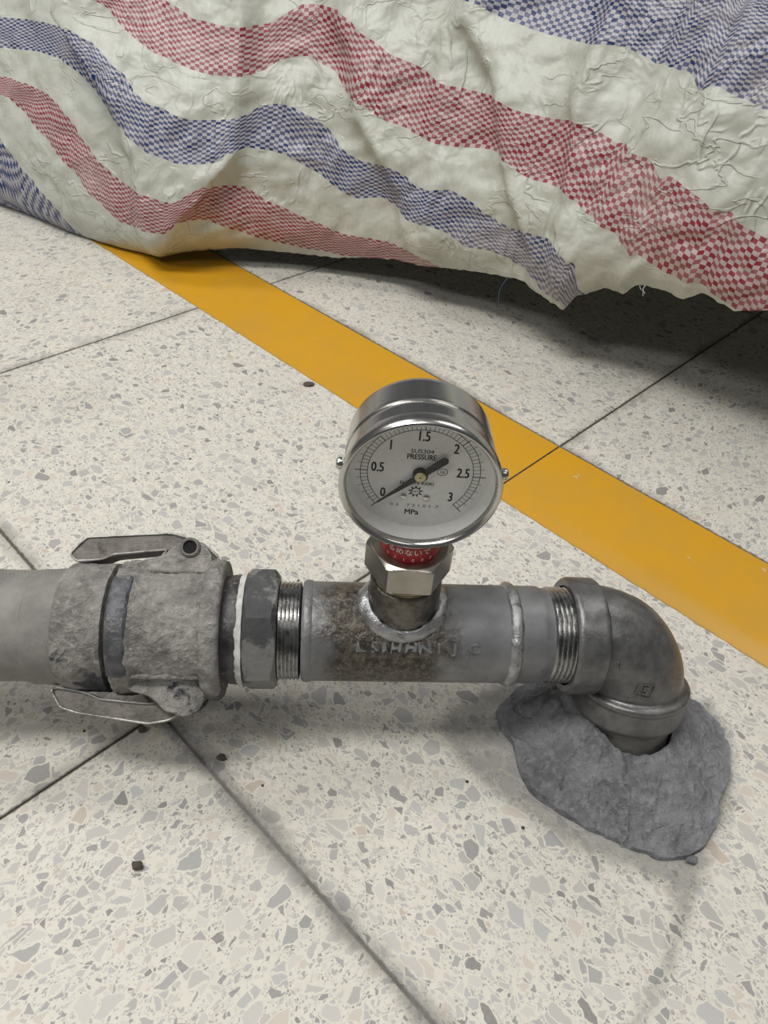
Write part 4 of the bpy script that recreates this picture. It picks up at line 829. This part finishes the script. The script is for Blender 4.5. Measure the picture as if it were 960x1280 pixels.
for q, wl, wr, Am in RIDGES:
    x = S[:, None]-np.interp(DZ, [a[1] for a in q], [a[0] for a in q])[None, :]
    e = np.where(x < 0, np.exp(-(x/wl)**2), np.exp(-np.abs(x/wr)**1.5)); off = off+1.25*Am*e*(1-np.exp(-(DZ+12)/25.0))
crk = np.array([[mnoise.fractal(Vector((s*0.012, z*0.02, 0)), 0.8, 2, 3)*4.0+(abs(mnoise.noise(Vector((s*0.03+z*0.012, z*0.03-s*0.01, 4))))-0.3)*5.0+mnoise.noise(Vector((s*0.08, z*0.06, 9)))*1.2 for z in DZ] for s in S])
off = off+crk*(1-np.exp(-(DZ+6)/20.0))
XY = C2[:, None, :]+Nn[:, None, :]*off[..., None]
Zz = HZ[:, None]+DZ[None, :]+0*off
# ragged hem
rag = np.array([1.6*mnoise.noise(Vector((s*0.12, 2, 0)))+1.0*mnoise.noise(Vector((s*0.5, 7, 0))) for s in S])*np.interp(S, [700, 1000], [0, 1]); Zz[:, 0] += rag; Zz = np.maximum(Zz, 1.0)
front = np.concatenate([XY, Zz[..., None]], 2)
# over the top and down behind, out of view, to keep light from underneath
tz = front[:, -1, 2]; back = []
for k, (dn, dz_) in enumerate(((60, 30), (140, 48), (260, 55), (420, 50), (560, 20), (640, -50), (680, -200), (700, -400), (705, -560))):
    p = front[:, -1, :].copy(); p[:, :2] -= Nn*dn; p[:, 2] = np.maximum(tz+dz_, 2.0); back.append(p)
allp = np.concatenate([front, np.stack(back, 1)], 1); ns, nzr = allp.shape[:2]
GZ = np.array(GZT, float); TB = np.array(TAB, float); gs0 = GS0
def vtab(s, z):
    i = np.clip((s-gs0)/GSTEP, 0, len(TB)-1.001); a = i.astype(int); fa = (i-a)[:, None]
    rows = TB[a]*(1-fa)+TB[np.minimum(a+1, len(TB)-1)]*fa
    return np.stack([np.interp(z, GZ, r) for r in rows])
vv = vtab(S, DZ)
ker = np.array([1, 2, 3, 2, 1.0]); ker /= ker.sum()
extra = vv[:, -1:]+np.cumsum(np.array([8, 10, 14, 18, 15, 12, 18, 22, 20.0]))[None, :]
vall = np.concatenate([vv, extra], 1)*1.65
uall = np.repeat((S/5.6)[:, None], nzr, 1)
UV = np.stack([uall, vall], -1).reshape(-1, 2)
F = [(i*nzr+j, (i+1)*nzr+j, (i+1)*nzr+j+1, i*nzr+j+1) for i in range(ns-1) for j in range(nzr-1)]
tarp = thing('striped_tarp', 'red, white and blue striped woven tarp draped over the back of the floor', 'tarp', (0, 1000, 0))
sheet = mesh('sheet', allp.reshape(-1, 3), F, M['tarp'], tarp, sharp=180, uv=UV)
# unseen end sheets, added to keep the space under the tarp dark
for nm, i in (('end_light_block', 0), ('end_light_block', ns-1)):
    e = allp[i]; b = e.copy(); b[:, 2] = 1.0
    v = np.vstack([e, b]); f = [(j, j+1, nzr+j+1, nzr+j) for j in range(nzr-1)]
    mesh(nm, v, f, M['tarp'], tarp, sharp=180, uv=np.stack([v[:, 1]/5.6, v[:, 2]/5.6], 1))
# frayed fibres along the hem
def hem_pt(s):
    i = int(np.argmin(np.abs(S-s))); return front[i, 0]
for s, d in ((1264, [(0, 0, 0), (-6, -3, -8), (-9, -4, -20), (-7, -5, -32)]), (1425, [(0, 0, 0), (2, -2, -4), (5, -2, -6), (6, -3, -11)]), (1431, [(0, 0, 0), (-2, -1, -5), (1, -2, -9)])):
    b = hem_pt(s)+np.array([0, -0.5, 1.0]); path = catmull([b+np.array(q, float) for q in d], 8)
    v, f = tube(path, 0.45, 6); mesh('loose_fibre', v, f, M['blue_fibre'] if s < 1300 else M['tape'], sheet)

# ------------------------------------------------------------------ crumbs on the floor
def crumb(label, x, y, r, mat, seed, flat=0.6):
    bm = bmesh.new(); bmesh.ops.create_icosphere(bm, subdivisions=2, radius=1.0); V = np.array([v.co for v in bm.verts]); F = [tuple(v.index for v in f.verts) for f in bm.faces]; bm.free()
    V = V*(1+0.35*np.array([[mnoise.noise(Vector((v[0]*1.3+seed, v[1]*1.3, v[2]*1.3)))]*3 for v in V]))*np.array([r, r*0.75, r*flat]); V[:, 2] -= V[:, 2].min(); V = V+np.array([x, y, 0.0])
    o = mesh('crumb', V, F, mat, None, smooth=False); o['label'] = label; o['category'] = 'crumb'
crumb('brown crumb at the tile corner just below the near coupling lever', -127, 277, 3.0, M['brown'], 1)
crumb('grey-brown crumb right of the dark joint below the hex nut', -73, 259, 3.0, M['crumb'], 2)
crumb('dark crumb alone on the lower left floor tile', -109, 190, 3.4, M['crumb'], 3)
crumb('flat dark crumb on the floor beside the yellow line', -51, 705, 6.0, M['crumb'], 4, 0.25)
crumb('grey mortar crumb at the front tip of the mortar mound', 214, 203, 3.6, M['mortar'], 5)
